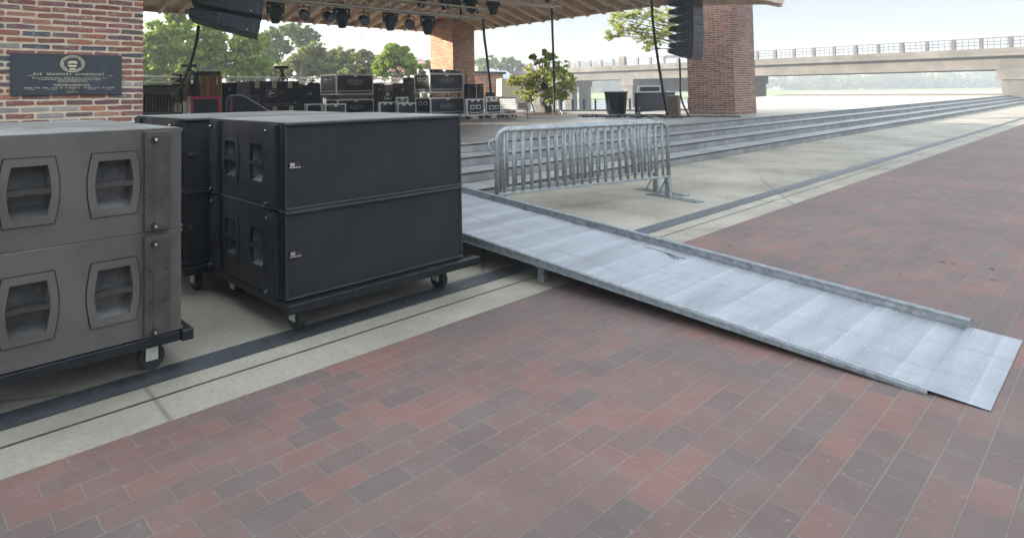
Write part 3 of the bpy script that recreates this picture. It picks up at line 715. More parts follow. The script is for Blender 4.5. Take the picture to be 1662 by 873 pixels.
# ------------------------------------------------------------------ crowd barriers
def barrier(label, a, b):
    a, b = Vector(a), Vector(b); d = b-a; L = 3.18; ang = math.atan2(d.y, d.x)
    T = thing('crowd_barrier', a, label, 'barrier', 'steel crowd barriers nested together beside the ramp', ang)
    zt, zb, r_ = 1.10, .315, .028; c = .14
    pts = [(0, 0, zb-.0), (0, 0, zt-c)]+[(c-c*math.cos(q*math.pi/12), 0, zt-c+c*math.sin(q*math.pi/12)) for q in range(1, 7)]+[(L-c+c*math.sin(q*math.pi/12), 0, zt-c+c*math.cos(q*math.pi/12)) for q in range(0, 6)]+[(L, 0, zt-c), (L, 0, zb)]
    MB().tube(pts, r_, 12).build('frame', M['galv'], T, smooth=True)
    MB().box((0, -.03, zb-.02), (L, .03, zb+.01)).build('bottom_rail', M['galv'], T, bev=.004)
    n = 21
    for i in range(n):
        x = .12+(L-.24)*i/(n-1); MB().tube([(x, 0, zb), (x, 0, zt-.01)], .0185, 8).build('upright', M['galv'], T, smooth=True)
    for x in (.02, L-.02):
        f = MB(); f.box((x-.04, -.025, .0), (x+.04, .025, zb-.01)); f.bar((x-.03, -.07, .01), (x-.01, -.02, zb-.03), .03, .012); f.bar((x-.03, .16, .01), (x, .02, zb-.03), .03, .012)
        f.box((x-.09, -.5, .0), (x-.065, .3, .014)); f.box((x+.065, -.5, .0), (x+.09, .3, .014)); f.box((x-.012, -.5, 0), (x+.012, .3, .013)); f.box((x-.09, -.5, .0), (x+.09, -.475, .016)); f.box((x-.09, .3, .0), (x+.09, .325, .016))
        f.build('foot', M['galv2'], T)
    hk = MB(); hk.tube([(-.02, 0, .98), (-.08, 0, .985), (-.115, 0, .96), (-.12, 0, .9), (-.1, 0, .85), (-.05, 0, .83), (-.02, 0, .835)], .012, 8); hk.build('hook', M['galv'], T, smooth=True)
    return T
bar0 = barrier('front galvanised steel crowd barrier beside the ramp, nearest the camera', (6.06, 5.06, 0), (9.24, 4.40, 0))
dup(bar0, (6.42, 5.30, 0), math.atan2(-.54, 3.32), 'rear galvanised steel crowd barrier nested behind the other, nearest the steps')

# ------------------------------------------------------------------ flight cases
def box_px(xl, xc, xr, yt, yb, Y):
    c = P(xc, yb, Y); top = P(xc, yt, Y).z; mid = (yt+yb)/2
    return c, Ks(xl, mid, c.x).y-c.y if xl < xc else .7, Kt(xr, mid, c.y).x-c.x, top
def flight_case(label, c, w, d, top, zb, trim='alu', casters=.13, logo=None, latches=2, shandles=0, fhandles=0, tw=.045, cat='flight case', name='flight_case', group='black flight cases on the stage', lidline=True):
    z0 = zb+casters; H = top-z0; loc = Vector((c.x, c.y, zb)); T = thing(name, loc, label, cat, group)
    q = casters
    MB().box((.008, .008, q+.008), (w-.008, d-.008, q+H-.008)).build('panel', M['panel'], T)
    t = MB(); A = [(0, 0), (w-tw, 0), (0, d-tw), (w-tw, d-tw)]
    for x, y in A: t.box((x, y, q), (x+tw, y+tw, q+H))
    for z in (q, q+H-tw):
        for y in (.002, d-tw-.002): t.box((tw, y, z), (w-tw, y+tw, z+tw))
        for x in (.002, w-tw-.002): t.box((x, tw, z), (x+tw, d-tw, z+tw))
    if lidline:
        zl = q+H*.16
        t.box((tw, .001, zl), (w-tw, .012, zl+.025)); t.box((.001, tw, zl), (.012, d-tw, zl+.025))
    t.build('edge_trim', M[trim], T, bev=.004)
    cb = MB()
    for x in (0, w-.07):
        for z in (q-.003, q+H-.067): cb.box((x-.004, -.006, z), (x+.074, .06, z+.07))
    cb.build('corner_cap', M[trim], T, bev=.012)
    for i in range(latches):
        x = w*(i+1)/(latches+1) if latches != 1 else w/2
        MB().box((x-.07, -.008, q+H-.10), (x+.07, .005, q+H-.015)).build('latch', M[trim], T, bev=.004)
    if latches == 2 or latches == 1:
        for x in (.16, w-.16):
            MB().box((x-.06, -.007, q+H*.16-.05), (x+.06, .005, q+H*.16+.07)).build('latch', M['galv2'], T, bev=.004)
    for i in range(shandles):
        y = d*(i+1)/(shandles+1); z = q+H*.68
        hf = MB().box((-.006, y-.09, z-.05), (.006, y+.09, z+.07)).build('handle_dish', M[trim], T, bev=.003)
        MB().box((-.012, y-.07, z-.03), (.0, y+.07, z+.045)).build('grip', M['black'], hf)
    for i in range(fhandles):
        x = w*(i+1)/(fhandles+1); z = q+H*.5
        hf = MB().box((x-.12, -.006, z-.06), (x+.12, .006, z+.08)).build('handle_dish', M[trim], T, bev=.003)
        MB().box((x-.09, -.014, z-.035), (x+.09, .0, z+.05)).build('grip', M['black'], hf)
    if casters > .05:
        for x in (.12, w-.12):
            for y in (.1, d-.1):
                c_ = MB().box((x-.05, y-.045, q-.02), (x+.05, y+.045, q+.0)).box((x-.035, y-.025, .04), (x-.028, y+.025, q-.015)).box((x+.028, y-.025, .04), (x+.035, y+.025, q-.015)).build('caster', M['galv2'], T)
                w_ = MB(); w_.tube([(x-.022, y, .052), (x+.022, y, .052)], .052, 14); w_.build('wheel', M['rubber'], c_)
    if logo:
        cx, cz = logo; zc = q+H*cz; lw_ = w*.44; lh = H*.2; L = MB(); e = -.004
        def rr(x0, x1, z0, z1, t_=.011):
            L.box((x0, e, z0), (x1, 0, z0+t_)); L.box((x0, e, z1-t_), (x1, 0, z1)); L.box((x0, e, z0), (x0+t_, 0, z1)); L.box((x1-t_, e, z0), (x1, 0, z1))
        X0 = w*cx-lw_/2
        for k, f in enumerate(((0, .32), (.35, .64), (.67, 1))): rr(X0+lw_*f[0], X0+lw_*f[1], zc-lh/2, zc+lh/2)
        L.box((X0+lw_*.1, e, zc-lh*.28), (X0+lw_*.24, 0, zc-lh*.08)); L.box((X0+lw_*.14, e, zc), (X0+lw_*.24, 0, zc+lh*.25)); L.box((X0+lw_*.08, e, zc-lh*.1), (X0+lw_*.12, 0, zc+lh*.1))
        L.box((X0+lw_*.43, e, zc), (X0+lw_*.48, 0, zc+lh*.32)); L.box((X0+lw_*.53, e, zc), (X0+lw_*.58, 0, zc+lh*.32)); L.box((X0+lw_*.43, e, zc-lh*.1), (X0+lw_*.58, 0, zc+.01)); L.box((X0+lw_*.47, e, zc-lh*.36), (X0+lw_*.54, 0, zc-lh*.1))
        L.box((X0+lw_*.74, e, zc-lh*.25), (X0+lw_*.77, 0, zc+lh*.25)); L.box((X0+lw_*.82, e, zc-lh*.25), (X0+lw_*.86, 0, zc+lh*.2)); L.box((X0+lw_*.74, e, zc-.01), (X0+lw_*.93, 0, zc+.01)); L.box((X0+lw_*.9, e, zc-lh*.25), (X0+lw_*.93, 0, zc+lh*.25))
        L.box((X0+lw_*.15, e, zc-lh*.72), (X0+lw_*.85, 0, zc-lh*.63)); L.box((X0+lw_*.3, e, zc-lh*.9), (X0+lw_*.7, 0, zc-lh*.82))
        L.build('logo', M['silver_text'], T)
    return T
FZ = .607
def place(label, xl, xc, xr, yt, yb, Y, zb=FZ, **k):
    c, d, w, top = box_px(xl, xc, xr, yt, yb, Y)
    return flight_case(label, c, w, d, top, zb, **k), c, w, d, top
_, c, w, d, tC2 = place('lower large flight case with logo, right of the dark stacks', 674, 699, 753.5, 159, 187, 21.8, logo=(.5, .55), latches=1, shandles=2)
_, cC, wC, dC, tC1 = place('upper large flight case with logo, carrying two black lids', 672, 698, 752, 119.5, 150, 21.8, zb=tC2+.001, casters=.17, logo=(.5, .68), latches=1, shandles=2)
_, c, w, d, tA2 = place('lower large flight case with logo, behind two small cases', 523, 548, 607, 162, 188, 22.5, logo=(.5, .55), latches=1, shandles=2)
_, cA, wA, dA, tA1 = place('upper large flight case with logo, left of the numbered bin', 520, 546, 606, 120.5, 153, 22.5, zb=tA2+.001, casters=.17, logo=(.5, .66), latches=1, shandles=2)
_, cB, wB, dB, tB1 = place('small flight case in front of the lower left logo case', 523.5, 528, 562, 169, 190, 20.4, latches=1, casters=.08)
place('narrow flight case left of the small front case', 494, 498, 523, 169, 190, 20.9, latches=0, casters=.08)
_, cS, wS, dS, tS1 = place('small flight case under the numbered bin', 613.5, 616.5, 643, 166, 190, 21.4, latches=2, casters=.08, lidline=False)
_, cS2, wS2, dS2, tS2 = place('small flight case with reddish corner patch, right of the numbered bin', 643.5, 645.5, 676, 167.5, 190, 21.5, latches=2, casters=.08, lidline=False)
_, cD, wD, dD, tD = place('cube flight case with butterfly latches under the dark monitor speakers', 754, 758, 786, 161, 190, 21.8, fhandles=2, latches=2, casters=.11)
_, cE, wE, dE, tE = place('flight case left of the chair under stacked flat cases', 787, 789, 815, 163.5, 189.5, 22.3, fhandles=2, latches=0, casters=.11)
place('dark flight case right behind the chair', 815.5, 817, 838, 157.5, 188, 22.8, latches=0, casters=.11)
place('flat case lying on the flight case left of the chair', 787, 789, 814, 157, 163.3, 22.3, zb=tE+.001, casters=0, latches=2, lidline=False)
place('smallest flat black box topmost left of the chair', 788, 790, 803, 150.5, 156.8, 22.4, zb=P(789, 157, 22.3).z+.002, casters=0, latches=0, trim='black2', lidline=False)
place('small silver rack box on the case right of the numbered bin', 641.5, 643.5, 663, 158, 167, 21.7, zb=tS2+.001, casters=0, latches=1, lidline=False)
place('small silver case on the upper right logo case, left of the lids', 677, 679, 695, 112.5, 119, 22.0, zb=tC1+.001, casters=0, latches=2, lidline=False)
T1_, cR, wR, dR, tR = place('big dark road case on casters in front of the right brick column', 1030, 1034, 1096, 151, 181, 23.0, latches=2, casters=.14, trim='black2')
_, c, w, d, t_ = place('silver edged rack box on top of the big right road case', 1036, 1038, 1072, 139.5, 150.6, 23.1, zb=tR+.001, casters=0, latches=0, lidline=False)
# dark un-trimmed boxes
def dark_box(label, xl, xc, xr, yt, Y, zb=FZ, m_='panel', cat='equipment box', name='equipment_box', yb=190, extra=True):
    c, d, w, top = box_px(xl, xc, xr, yt, yb, Y); T = thing(name, (c.x, c.y, zb), label, cat)
    MB().box((0, 0, 0), (w, d, top-zb)).build('body', M[m_], T, bev=.015)
    if extra:
        MB().box((-.004, .02, (top-zb)*.8), (w+.004, d-.02, (top-zb)*.8+.02)).build('lid_seam', M['black2'], T)
        MB().box((w*.4, -.006, (top-zb)*.78), (w*.6, .004, (top-zb)*.86)).build('latch', M['galv2'], T)
    return T, c, w, d, top
dark_box('narrow dark box between the upper logo case and the numbered bin', 606, 607.5, 625, 136.5, 23.6)
dark_box('wide dark box standing behind the silver rack box', 638, 640.5, 667, 136, 23.3)
dark_box('tall slate box peeking over the dark boxes beside the upper right logo case', 654, 656, 673, 126, 24.8)
dark_box('dark cabinet right of the wooden slat booth, with a white tag', 358, 361, 384, 134.5, 23.0, m_='cloth')
G = dark_box('tall blue-black trunk right of the covered case, bags on top', 483, 485.5, 520, 144, 23.4)
T, c, w, d, top = dark_box('dark plastic bin marked 88 and 700-4', 614.5, 617, 641, 148.5, 21.7, zb=tS1+.001, m_='black', cat='bin', name='storage_bin', yb=166)
text_mesh('marking', '88', .17, w*.24, T, (w*.5, -.006, (top-tS1)*.68), M['white'])
text_mesh('marking', '700-4', .15, w*.5, T, (w*.5, -.006, (top-tS1)*.3), M['white'])
# bags on trunk
for i, (x0, x1, y0, lb) in enumerate(((486, 497, 138.5, 'small flat black bag on the blue-black trunk'), (498, 519, 134, 'rounded black bag on the blue-black trunk'))):
    a = P(x0, 143.6, 23.7); q = P(x1, 143.6, 23.7); hh = P(x0, y0, 23.7).z-G[4]; T = thing('soft_bag', (a.x, a.y, G[4]), lb, 'bag'); w = (q-a).length
    b = MB(); prof = [(0, 0), (0, hh*.6), (w*.15, hh*.95), (w*.4, hh), (w*.6, hh*.88), (w*.85, hh*.97), (w, hh*.6), (w, 0)]
    dd = (q-a).normalized(); dd.z = 0; nn = Vector((-dd.y, dd.x, 0))
    b.prism([dd*x_+Vector((0, 0, z)) for x_, z in prof], nn*.4); b.build('body', M['cloth'], T, bev=.03)
    MB().tube([dd*w*.3+nn*.2+Vector((0, 0, hh*.9)), dd*w*.4+nn*.2+Vector((0, 0, hh+.06)), dd*w*.6+nn*.2+Vector((0, 0, hh+.06)), dd*w*.7+nn*.2+Vector((0, 0, hh*.8))], .015, 6).build('handle', M['black'], T)
# monitor speakers on D
for i, (xl, xc, xr, lb) in enumerate(((753, 760, 773.5, 'left of two dark monitor speakers standing on the cube flight case'), (773.8, 774.5, 785, 'right of two dark monitor speakers standing on the cube flight case'))):
    c, d, w, top = box_px(xl, xc, xr, 136.5, 160, 22.1); d = min(d, .5); T = thing('monitor_speaker', (c.x, c.y, tD+.001), lb, 'speaker', 'monitor speakers on the cube case'); hh = top-tD
    MB().box((0, 0, 0), (w, d, hh)).build('cabinet', M['black'], T, bev=.015)
    g_ = MB().box((.03, -.012, .04), (w-.03, 0, hh-.04)).build('grille', M['blue_black'], T); MB().box((w*.55, -.016, hh*.83), (w*.85, -.012, hh*.88)).build('badge', M['silver_text'], g_)
T = thing('antenna_pole', P(757, 150, 22.9), 'thin black pole rising behind the dark monitor speakers', 'pole'); z_ = T.location.z
MB().tube([(0, 0, FZ-z_), (0, 0, P(757, 119, 22.9).z-z_)], .025, 8).lathe((0, 0, FZ-z_), [(.2, 0), (.2, .02), (.03, .05)], 14).build('shaft', M['black2'], T)
# rounded black lids on C1
for i, (x0, x1, lb) in enumerate(((697, 720, 'left of the two rounded black lids on the upper right logo case'), (723.5, 748.5, 'right of the two rounded black lids on the upper right logo case'))):
    a = Kt(x0, 118, cC.y+.02); q = Kt(x1, 118, cC.y+.02); w = q.x-a.x; hh = P(x0, 112.3, 21.8).z-tC1
    T = thing('cable_tray_box', (a.x, a.y, tC1+.001), lb, 'lid', 'rounded lids on the logo case')
    MB().box((0, 0, 0), (w, .6, hh)).build('rim', M['alu'], T, bev=.04); f = MB().box((.03, -.006, .025), (w-.03, .02, hh-.03)).build('face', M['black'], T, bev=.008)
    MB().box((w*.22, -.012, hh*.45), (w*.3, -.006, hh*.6)).box((w*.7, -.012, hh*.4), (w*.76, -.006, hh*.55)).build('knob', M['white'], f)
# small clear bundle on the upper left logo case
pz = tA1; c0 = Kt(586, 119, cA.y+.2)
T = thing('lamp_cage', (c0.x, c0.y, pz+.001), 'small wire cage with coiled cable on the upper left logo case', 'cage')
b = MB(); w = Kt(604, 119, cA.y+.2).x-c0.x
for k in range(5):
    x = w*k/4; b.tube([(x, 0, 0), (x, 0, .2), (x, .15, .26), (x, .3, .2), (x, .3, 0)], .012, 6)
b.tube([(0, 0, .2), (w, 0, .2)], .012, 6).tube([(0, .3, .2), (w, .3, .2)], .012, 6); b.build('wire_frame', M['galv2'], T)
MB().tube([(w*.2+.12*math.cos(a*.7)+.006*a, .15+.08*math.sin(a*.7), .04+.006*a) for a in range(24)], .018, 6).build('coil', M['brownwall'], T)
T = thing('gaffer_roll', (0, 0, 0), 'pale peach wrapped bundle tucked between the two right logo cases', 'bundle'); a = Kt(731, 157, cC.y+.12)
T.location = (a.x, a.y, tC2+.001); MB().tube([(0, 0, .07), (.35, 0, .07)], [.07, .07], 14).build('roll', M['paleboard'], T, smooth=False); MB().tube([(.1, 0, .07), (.13, 0, .07)], .073, 14).build('band', M['cream'], T)
T = thing('metal_canister', (0, 0, 0), 'shiny metal canister standing on the small front case', 'canister'); T.location = (cB.x+.05, cB.y+.12, tB1+.001)
MB().lathe((.0, 0, 0), [(.07, 0), (.07, .18), (.05, .2)], 16).build('body', M['chrome'], T, smooth=False); MB().lathe((.0, 0, .2), [(.05, 0), (.05, .02)], 16).build('cap', M['galv2'], T)
# covered cases with lettering
def covered(label, xl, xc, xr, yt, yb, Y, zb, full):
    c, d, w, top = box_px(xl, xc, xr, yt, yb, Y); H = top-zb; T = thing('covered_case', (c.x, c.y, zb), label, 'covered case', 'cases under dark fitted covers')
    k = .13
    MB().box((.03, .03, k), (w-.03, d-.03, H-.0)).build('case_body', M['black'], T)
    cv = MB().box((0, 0, k+.0 if not full else k+.05), (w, d, H+.01)).build('cover', M['cloth'], T, bev=.03)
    for x in (.14, .48, .8):
        st = MB().box((w*x-.09, -.012, H-.24), (w*x+.09, .0, H+.0)).box((w*x-.09, -.01, H+.01), (w*x+.09, d*.5, H+.018)).build('strap', M['cream'], T)
    for x in (.15, w-.15):
        for y in (.12, d-.12):
            q = MB().box((x-.05, y-.04, k-.03), (x+.05, y+.04, k)).box((x-.03, y-.01, .05), (x+.03, y+.01, k-.03)).build('caster', M['chrome'], T); w_ = MB(); w_.tube([(x-.02, y, .05), (x+.02, y, .05)], .05, 14); w_.build('wheel', M['rubber'], q)
    return T, c, w, d, top, H
T2_, c2, w2, d2, top2, H2 = covered('lower covered case under the case lettered DVS', 381, 404, 489, 175, 190, 21.3, FZ, False)
T, c, w, d, top, H = covered('upper dark covered case lettered DVS with cream straps', 383, 405.5, 486, 132.5, 165, 21.5, top2+.012, True)
zc = H*.53
MB().box((w*.31, -.012, zc-.13), (w*.5, 0, zc+.13)).build('logo_frame', M['silver_text'], T)
MB().box((w*.32, -.015, zc-.11), (w*.49, -.012, zc+.11)).build('logo_field', M['cloth'], T)
b = MB(); A_, B_, C_ = (w*.36, -.018, zc+.07), (w*.46, -.018, zc+.01), (w*.37, -.018, zc-.075)
for p_, q_ in ((A_, B_), (B_, C_), (C_, (w*.36, -.018, zc-.01)), ((w*.36, -.018, zc-.01), (w*.41, -.018, zc+.01))): b.bar(p_, q_, .028, .006, (0, 1, 0))
b.build('logo', M['white'], T)
text_mesh('lettering', 'DVS', .15, w*.17, T, (w*.6, -.012, zc+.0), M['olive_text'])
# ring light bar on stands
for nm, xa, xb_, yt, yl, Y, zb, lb in (('light_bar', 446, 468, 107.5, 131, 22.0, top+.02, 'black light bar on crossed legs standing on the DVS case'), ('light_bar', 294, 320, 104.5, 116, 22.6, 2.4, 'black light bar above the wooden slat booth')):
    p = P((xa+xb_)/2, yt+2.5, Y); T = thing(nm, p, lb, 'light bar'); w = (xb_-xa)/1000*Y; dd = r0
    MB().bar(-dd*w/2, dd*w/2, .12, .1).build('bar', M['black'], T, bev=.01)
    z = zb-p.z
    MB().bar((0, 0, -.05), dd*.06+Vector((0, 0, z)), .05, .06).bar(-dd*.08+Vector((0, 0, -.05)), dd*.22+Vector((0, 0, z)), .03, .05).bar(dd*.1+Vector((0, 0, -.05)), -dd*.1+Vector((0, 0, z)), .03, .04).build('legs', M['black2'], T)
    MB().tube([-dd*.1, -dd*.2+Vector((0, 0, -.06)), -dd*.38+Vector((0, 0, -.2))], .012, 6).tube([dd*.2+Vector((0, 0, z+.05)), dd*.42+Vector((0, 0, z+.25))], .012, 6).build('arm', M['galv2'], T)
# ------------------------------------------------------------------ left set pieces
def framed_case(label, xl, xc, xr, yt, Y, m_edge, ew, cat='crate'):
    c, d, w, top = box_px(xl, xc, xr, yt, 190, Y); zb = FZ; H = top-zb; T = thing('edged_crate', (c.x, c.y, zb), label, cat)
    MB().box((.0, .01, 0), (w, d, H)).build('body', M['greyboard'] if ew > .05 else M['charcoal'], T)
    fr = MB(); e = ew
    fr.box((0, -.012, 0), (e, .008, H)); fr.box((w-e, -.012, 0), (w, .008, H)); fr.box((e, -.012, H-e), (w-e, .008, H)); fr.box((e, -.012, 0), (w-e, .008, e)); fr.build('edging', M[m_edge], T)
    MB().box((e, -.004, e), (w-e, .009, H-e)).build('front_panel', M['charcoal'], T); return T
framed_case('charcoal crate with thick pink edging at the stage left', 303.5, 309.5, 358.5, 156.5, 19.0, 'pink', .095)
framed_case('dark crate with thin magenta edging behind the bent black handle', 372, 376, 420, 156, 20.0, 'pink', .02)
a = P(279, 188, 23.0); q = P(358.5, 188, 23.0); zt = P(300, 116, 23).z
T = thing('slat_booth', (a.x, a.y, FZ), 'open booth with brown wooden slats and yellow edged panels at the stage left', 'booth')
dd = Vector((q.x-a.x, q.y-a.y, 0)); w = dd.length; dd.normalize(); nn = Vector((-dd.y, dd.x, 0)); H = zt-FZ
def bp(x0, x1, y0, y1, z0, z1, name, m_, par=T):
    b = MB(); b.prism([dd*x0+nn*y0+Vector((0, 0, z0)), dd*x1+nn*y0+Vector((0, 0, z0)), dd*x1+nn*y1+Vector((0, 0, z0)), dd*x0+nn*y1+Vector((0, 0, z0))], (0, 0, z1-z0)); return b.build(name, M[m_], par)
k = w/79.5
sp = bp(0, 8*k, 0, .04, 0, H*.97, 'side_panel', 'brownwall'); bp(-.03, 0, -.01, .06, 0, H*.97, 'yellow_edge', 'yellow', sp)
bp(8*k, 17*k, -.1, .2, .5, H*.94, 'post', 'black'); bp(19.5*k, 27*k, 0, .1, .6, H*.99, 'post', 'slat'); bp(28*k, 30*k, 0, .1, .2, H*.95, 'post', 'black'); bp(34*k, 43*k, .05, .2, .2, H*.95, 'post', 'black')
bp(30*k, 34*k, .3, .32, .2, H*.8, 'back_board', 'greywall')
bp(32*k, 79*k, -.02, .5, H*.93, H*.99, 'top_beam', 'charcoal')
for i in range(6): bp((45+i*5.4)*k, (49.8+i*5.4)*k, .1+.03*(i % 2), .16+.03*(i % 2), 0, H*.93, 'slat', 'slat')
sp = bp(77*k, 79*k, 0, .05, 0, H, 'side_panel', 'brownwall'); bp(79*k, 79*k+.05, -.02, .05, 0, H, 'yellow_edge', 'yellow', sp)
# pale flowers on a stand + cream box + white pedestal
c, d, w, top = box_px(280, 282, 295, 170, 190, 22); T = thing('cardboard_box', (c.x, c.y, FZ), 'cream cardboard box left of the white patterned pedestal', 'box')
MB().box((0, 0, 0), (w, .5, top-FZ)).build('carton', M['cream'], T); MB().box((-.01, -.01, top-FZ), (w+.01, .51, top-FZ+.03)).build('flap', M['cream'], T)
MB().box((w*.4, -.004, .1), (w*.6, 0, top-FZ)).build('tape', M['brownwall'], T)
p = Kz(300.5, 190, FZ); p = P(300.5, 188, 21.5); T = thing('pedestal', (p.x, p.y, FZ), 'white patterned pedestal just left of the pink edged crate', 'pedestal'); zt_ = P(300, 166, 21.5).z-FZ
MB().lathe((0, 0, 0), [(.08, 0), (.075, .05), (.06, .1), (.07, .3), (.055, .45), (.07, .7), (.06, zt_-.05), (.08, zt_)], 12).build('shaft', M['white'], T); MB().lathe((0, 0, zt_), [(.09, 0), (.09, .03)], 12).build('cap', M['cream'], T)
# black slatted railing at the far left
a = P(218, 188, 17.0); q = P(281, 188, 18.0); T = thing('slat_bench', (a.x, a.y, FZ), 'black steel bench back of curved slats right of the near brick column', 'bench')
dd = Vector((q.x-a.x, q.y-a.y, 0)); w = dd.length; dd.normalize(); nn = Vector((dd.y, -dd.x, 0)); n = 13
for i in range(n):
    o = dd*(w*i/(n-1)); MB().tube([o+Vector((0, 0, .45)), o+Vector((0, 0, .9)), o+nn*(-.04)+Vector((0, 0, .98)), o-nn*.16+Vector((0, 0, 1.03))], .026, 6).build('slat', M['black2'], T)
MB().bar(Vector((0, 0, .5)), dd*w+Vector((0, 0, .5)), .03, .08).bar(-nn*.16+Vector((0, 0, 1.03)), dd*w-nn*.16+Vector((0, 0, 1.03)), .03, .04).build('rail', M['black2'], T)
MB().bar(nn*.2+Vector((0, 0, .46)), dd*w+nn*.2+Vector((0, 0, .46)), .4, .05).build('seat', M['black2'], T)
for x in (.05, w-.05): MB().bar(dd*x+Vector((0, 0, 0)), dd*x+Vector((0, 0, .9)), .06, .06).bar(dd*x+nn*.38, dd*x+nn*.38+Vector((0, 0, .45)), .05, .05).build('leg', M['black2'], T)
# ------------------------------------------------------------------ chair
p = Kz(833, 194, FZ); T = thing('metal_chair', (p.x, p.y, FZ), 'silver aluminium slatted armchair on the stage beside the flight cases', 'chair', rz=R(101))
# chair local: seat front toward -y
W2, Hs, Hb = .34, .34, .74
for sx_ in (-1, 1):
    MB().tube([(sx_*W2, -.42, 0), (sx_*W2, -.38, .5), (sx_*W2, -.32, .57), (sx_*W2, .1, .6), (sx_*(W2-.04), .34, .58)], .02, 8).build('front_leg', M['chrome'], T, smooth=True)
    MB().tube([(sx_*(W2-.04), .45, 0), (sx_*(W2-.04), .3, .36), (sx_*(W2-.04), .38, Hb)], .02, 8).build('rear_leg', M['chrome'], T, smooth=True)
for i in range(5): z = .38+.07*i; MB().box((-W2+.04, .33+.012*i, z), (W2-.04, .345+.012*i, z+.05)).build('back_slat', M['alu'], T)
MB().tube([(-W2+.04, .38, Hb), (W2-.04, .38, Hb)], .02, 8).build('top_rail', M['chrome'], T)
for i in range(6): y = -.34+.11*i; MB().box((-W2+.03, y, Hs), (W2-.03, y+.08, Hs+.015)).build('seat_slat', M['alu'], T)
MB().tube([(-W2, -.38, Hs-.01), (W2, -.38, Hs-.01)], .016, 8).tube([(-W2+.03, .3, Hs-.01), (W2-.03, .3, Hs-.01)], .016, 8).build('seat_rail', M['chrome'], T)
# ------------------------------------------------------------------ litter bin, planter tree, cables, right
p = P(1000.5, 186, 24.4); T = thing('litter_bin', (p.x, p.y, FZ), 'black slatted litter bin left of the big right road case', 'bin')
hb = P(1000, 149, 24.4).z-FZ; rt_, rb_ = .42, .33
MB().lathe((0, 0, .04), [(rb_-.04, 0), (rt_-.05, hb-.1)], 20).build('liner', M['black'], T)
for i in range(26):
    a = 2*math.pi*i/26; c_, s_ = math.cos(a), math.sin(a)
    MB().bar((rb_*c_, rb_*s_, .04), (rt_*c_, rt_*s_, hb-.02), .05, .015, (c_, s_, 0)).build('slat', M['black2'], T)
MB().lathe((0, 0, hb-.05), [(rt_, 0), (rt_+.03, .02), (rt_+.03, .05), (rt_-.06, .05)], 24).build('rim', M['black2'], T); MB().lathe((0, 0, 0), [(rb_-.05, 0), (rb_-.02, .05)], 20).build('base', M['black2'], T)
def cable(name, label, pts, r_, base=None, cat='cable', wob=0):
    pts = [Vector(q) for q in pts]; o = Vector(base or pts[0]); out = []
    for i in range(len(pts)-1):
        p0, p1, p2, p3 = pts[max(i-1, 0)], pts[i], pts[i+1], pts[min(i+2, len(pts)-1)]
        for k in range(6):
            t = k/6; out.append(.5*((2*p1)+(p2-p0)*t+(2*p0-5*p1+4*p2-p3)*t*t+(3*p1-p0-3*p2+p3)*t**3))
    out.append(pts[-1])
    ob = MB().tube([q-o for q in out], r_, 8).build(name, M['black'], smooth=True); ob.location = o; return tag(ob, label, cat)
cable('cable_drop', 'black cable drop from the left speaker array down to the slatted booth', [P(322, 44, 11.9), P(318, 70, 12.6), P(309, 103, 14), P(291, 145, 16.5), P(278, 163, 17.8), P(277, 188, 19), Vector((P(277, 188, 19).x, P(277, 188, 19).y, FZ+.04))], .035)
cable('cable_drop', 'black cable drop from the long truss end to the cases left of the chair', [P(784, 28, 19.5), P(786, 60, 19.8), P(790, 90, 20.5), P(794, 125, 22.2), P(796.5, 149.5, 22.9), Vector((P(797, 150, 23.1).x, P(797, 150, 23.1).y, FZ+.04))], .04)
p_ = P(899, 181, 25.4)
cable('cable_drop', 'black wrapped cable drop hanging straight beside the planted magnolia', [P(895, 6, 25.0), P(897, 60, 25.1), P(899, 120, 25.2), P(899.5, 165, 25.3), Vector((p_.x, p_.y, FZ+.03))], .045)
cable('cable_drop', 'black cable drop hanging in front of the bridge to the big road case', [P(1057, -8, 21.3), P(1060, 40, 21.5), P(1066, 85, 21.8), P(1073, 130, 22.2), P(1079, 165, 22.4), P(1083, 186, 22.6)], .045)
cable('cable_drop', 'thin black cable dropping from the right speaker array to the floor', [P(1103, 96, 21.2), P(1104, 125, 21.3), P(1104.5, 152, 21.3), P(1109, 170, 21.3), P(1118, 188, 21.4)], .03)
p = Vector((p_.x, p_.y, FZ)); T = thing('floor_stand', p+Vector((.12, -.12, 0)), 'small white tripod base at the foot of the straight cable drop', 'stand')
b = MB()
for k in range(3): a = 2.1*k+.4; b.tube([(0, 0, .32), (.22*math.cos(a), .22*math.sin(a), .01)], .016, 6)
b.build('leg', M['white'], T); MB().tube([(0, 0, .3), (0, 0, .6)], .02, 6).build('stem', M['galv2'], T)
rr = random.Random(4)
for i, (xa, xb_, y_, lb) in enumerate(((940, 1010, 188, 'black cable looping on the floor left of the litter bin'), (985, 1050, 187.5, 'black cable heap in front of the litter bin'), (1035, 1110, 188, 'black cable heap in front of the big road case'), (1080, 1195, 189, 'black cable running along the foot of the right brick column'))):
    pts = []
    for k in range(34 if i < 3 else 16):
        f = k/33 if i < 3 else k/15; x = xa+(xb_-xa)*(f+.12*math.sin(k*1.9)); y = y_+rr.uniform(-2.0, 2.2)*(1 if i < 3 else .25); q = Kz(x, y, FZ+.02+(rr.uniform(0, .06) if i in (1, 2) else 0)); pts.append(q)
    ob = cable('floor_cable', lb, pts, .022)
p = P(1103, 187, 22.4); T = thing('plywood_board', (p.x, p.y, FZ), 'brown board standing upright right of the big road case', 'board')
hh = P(1103, 156, 22.4).z-FZ; MB().prism([(-.12, 0, 0), (.1, 0, 0), (.1, .35, 0), (-.12, .35, 0)], (0, 0, hh)).build('board', M['brownwall'], T); MB().box((-.14, -.02, hh), (.12, .37, hh+.03)).build('top_edge', M['rafter'], T)
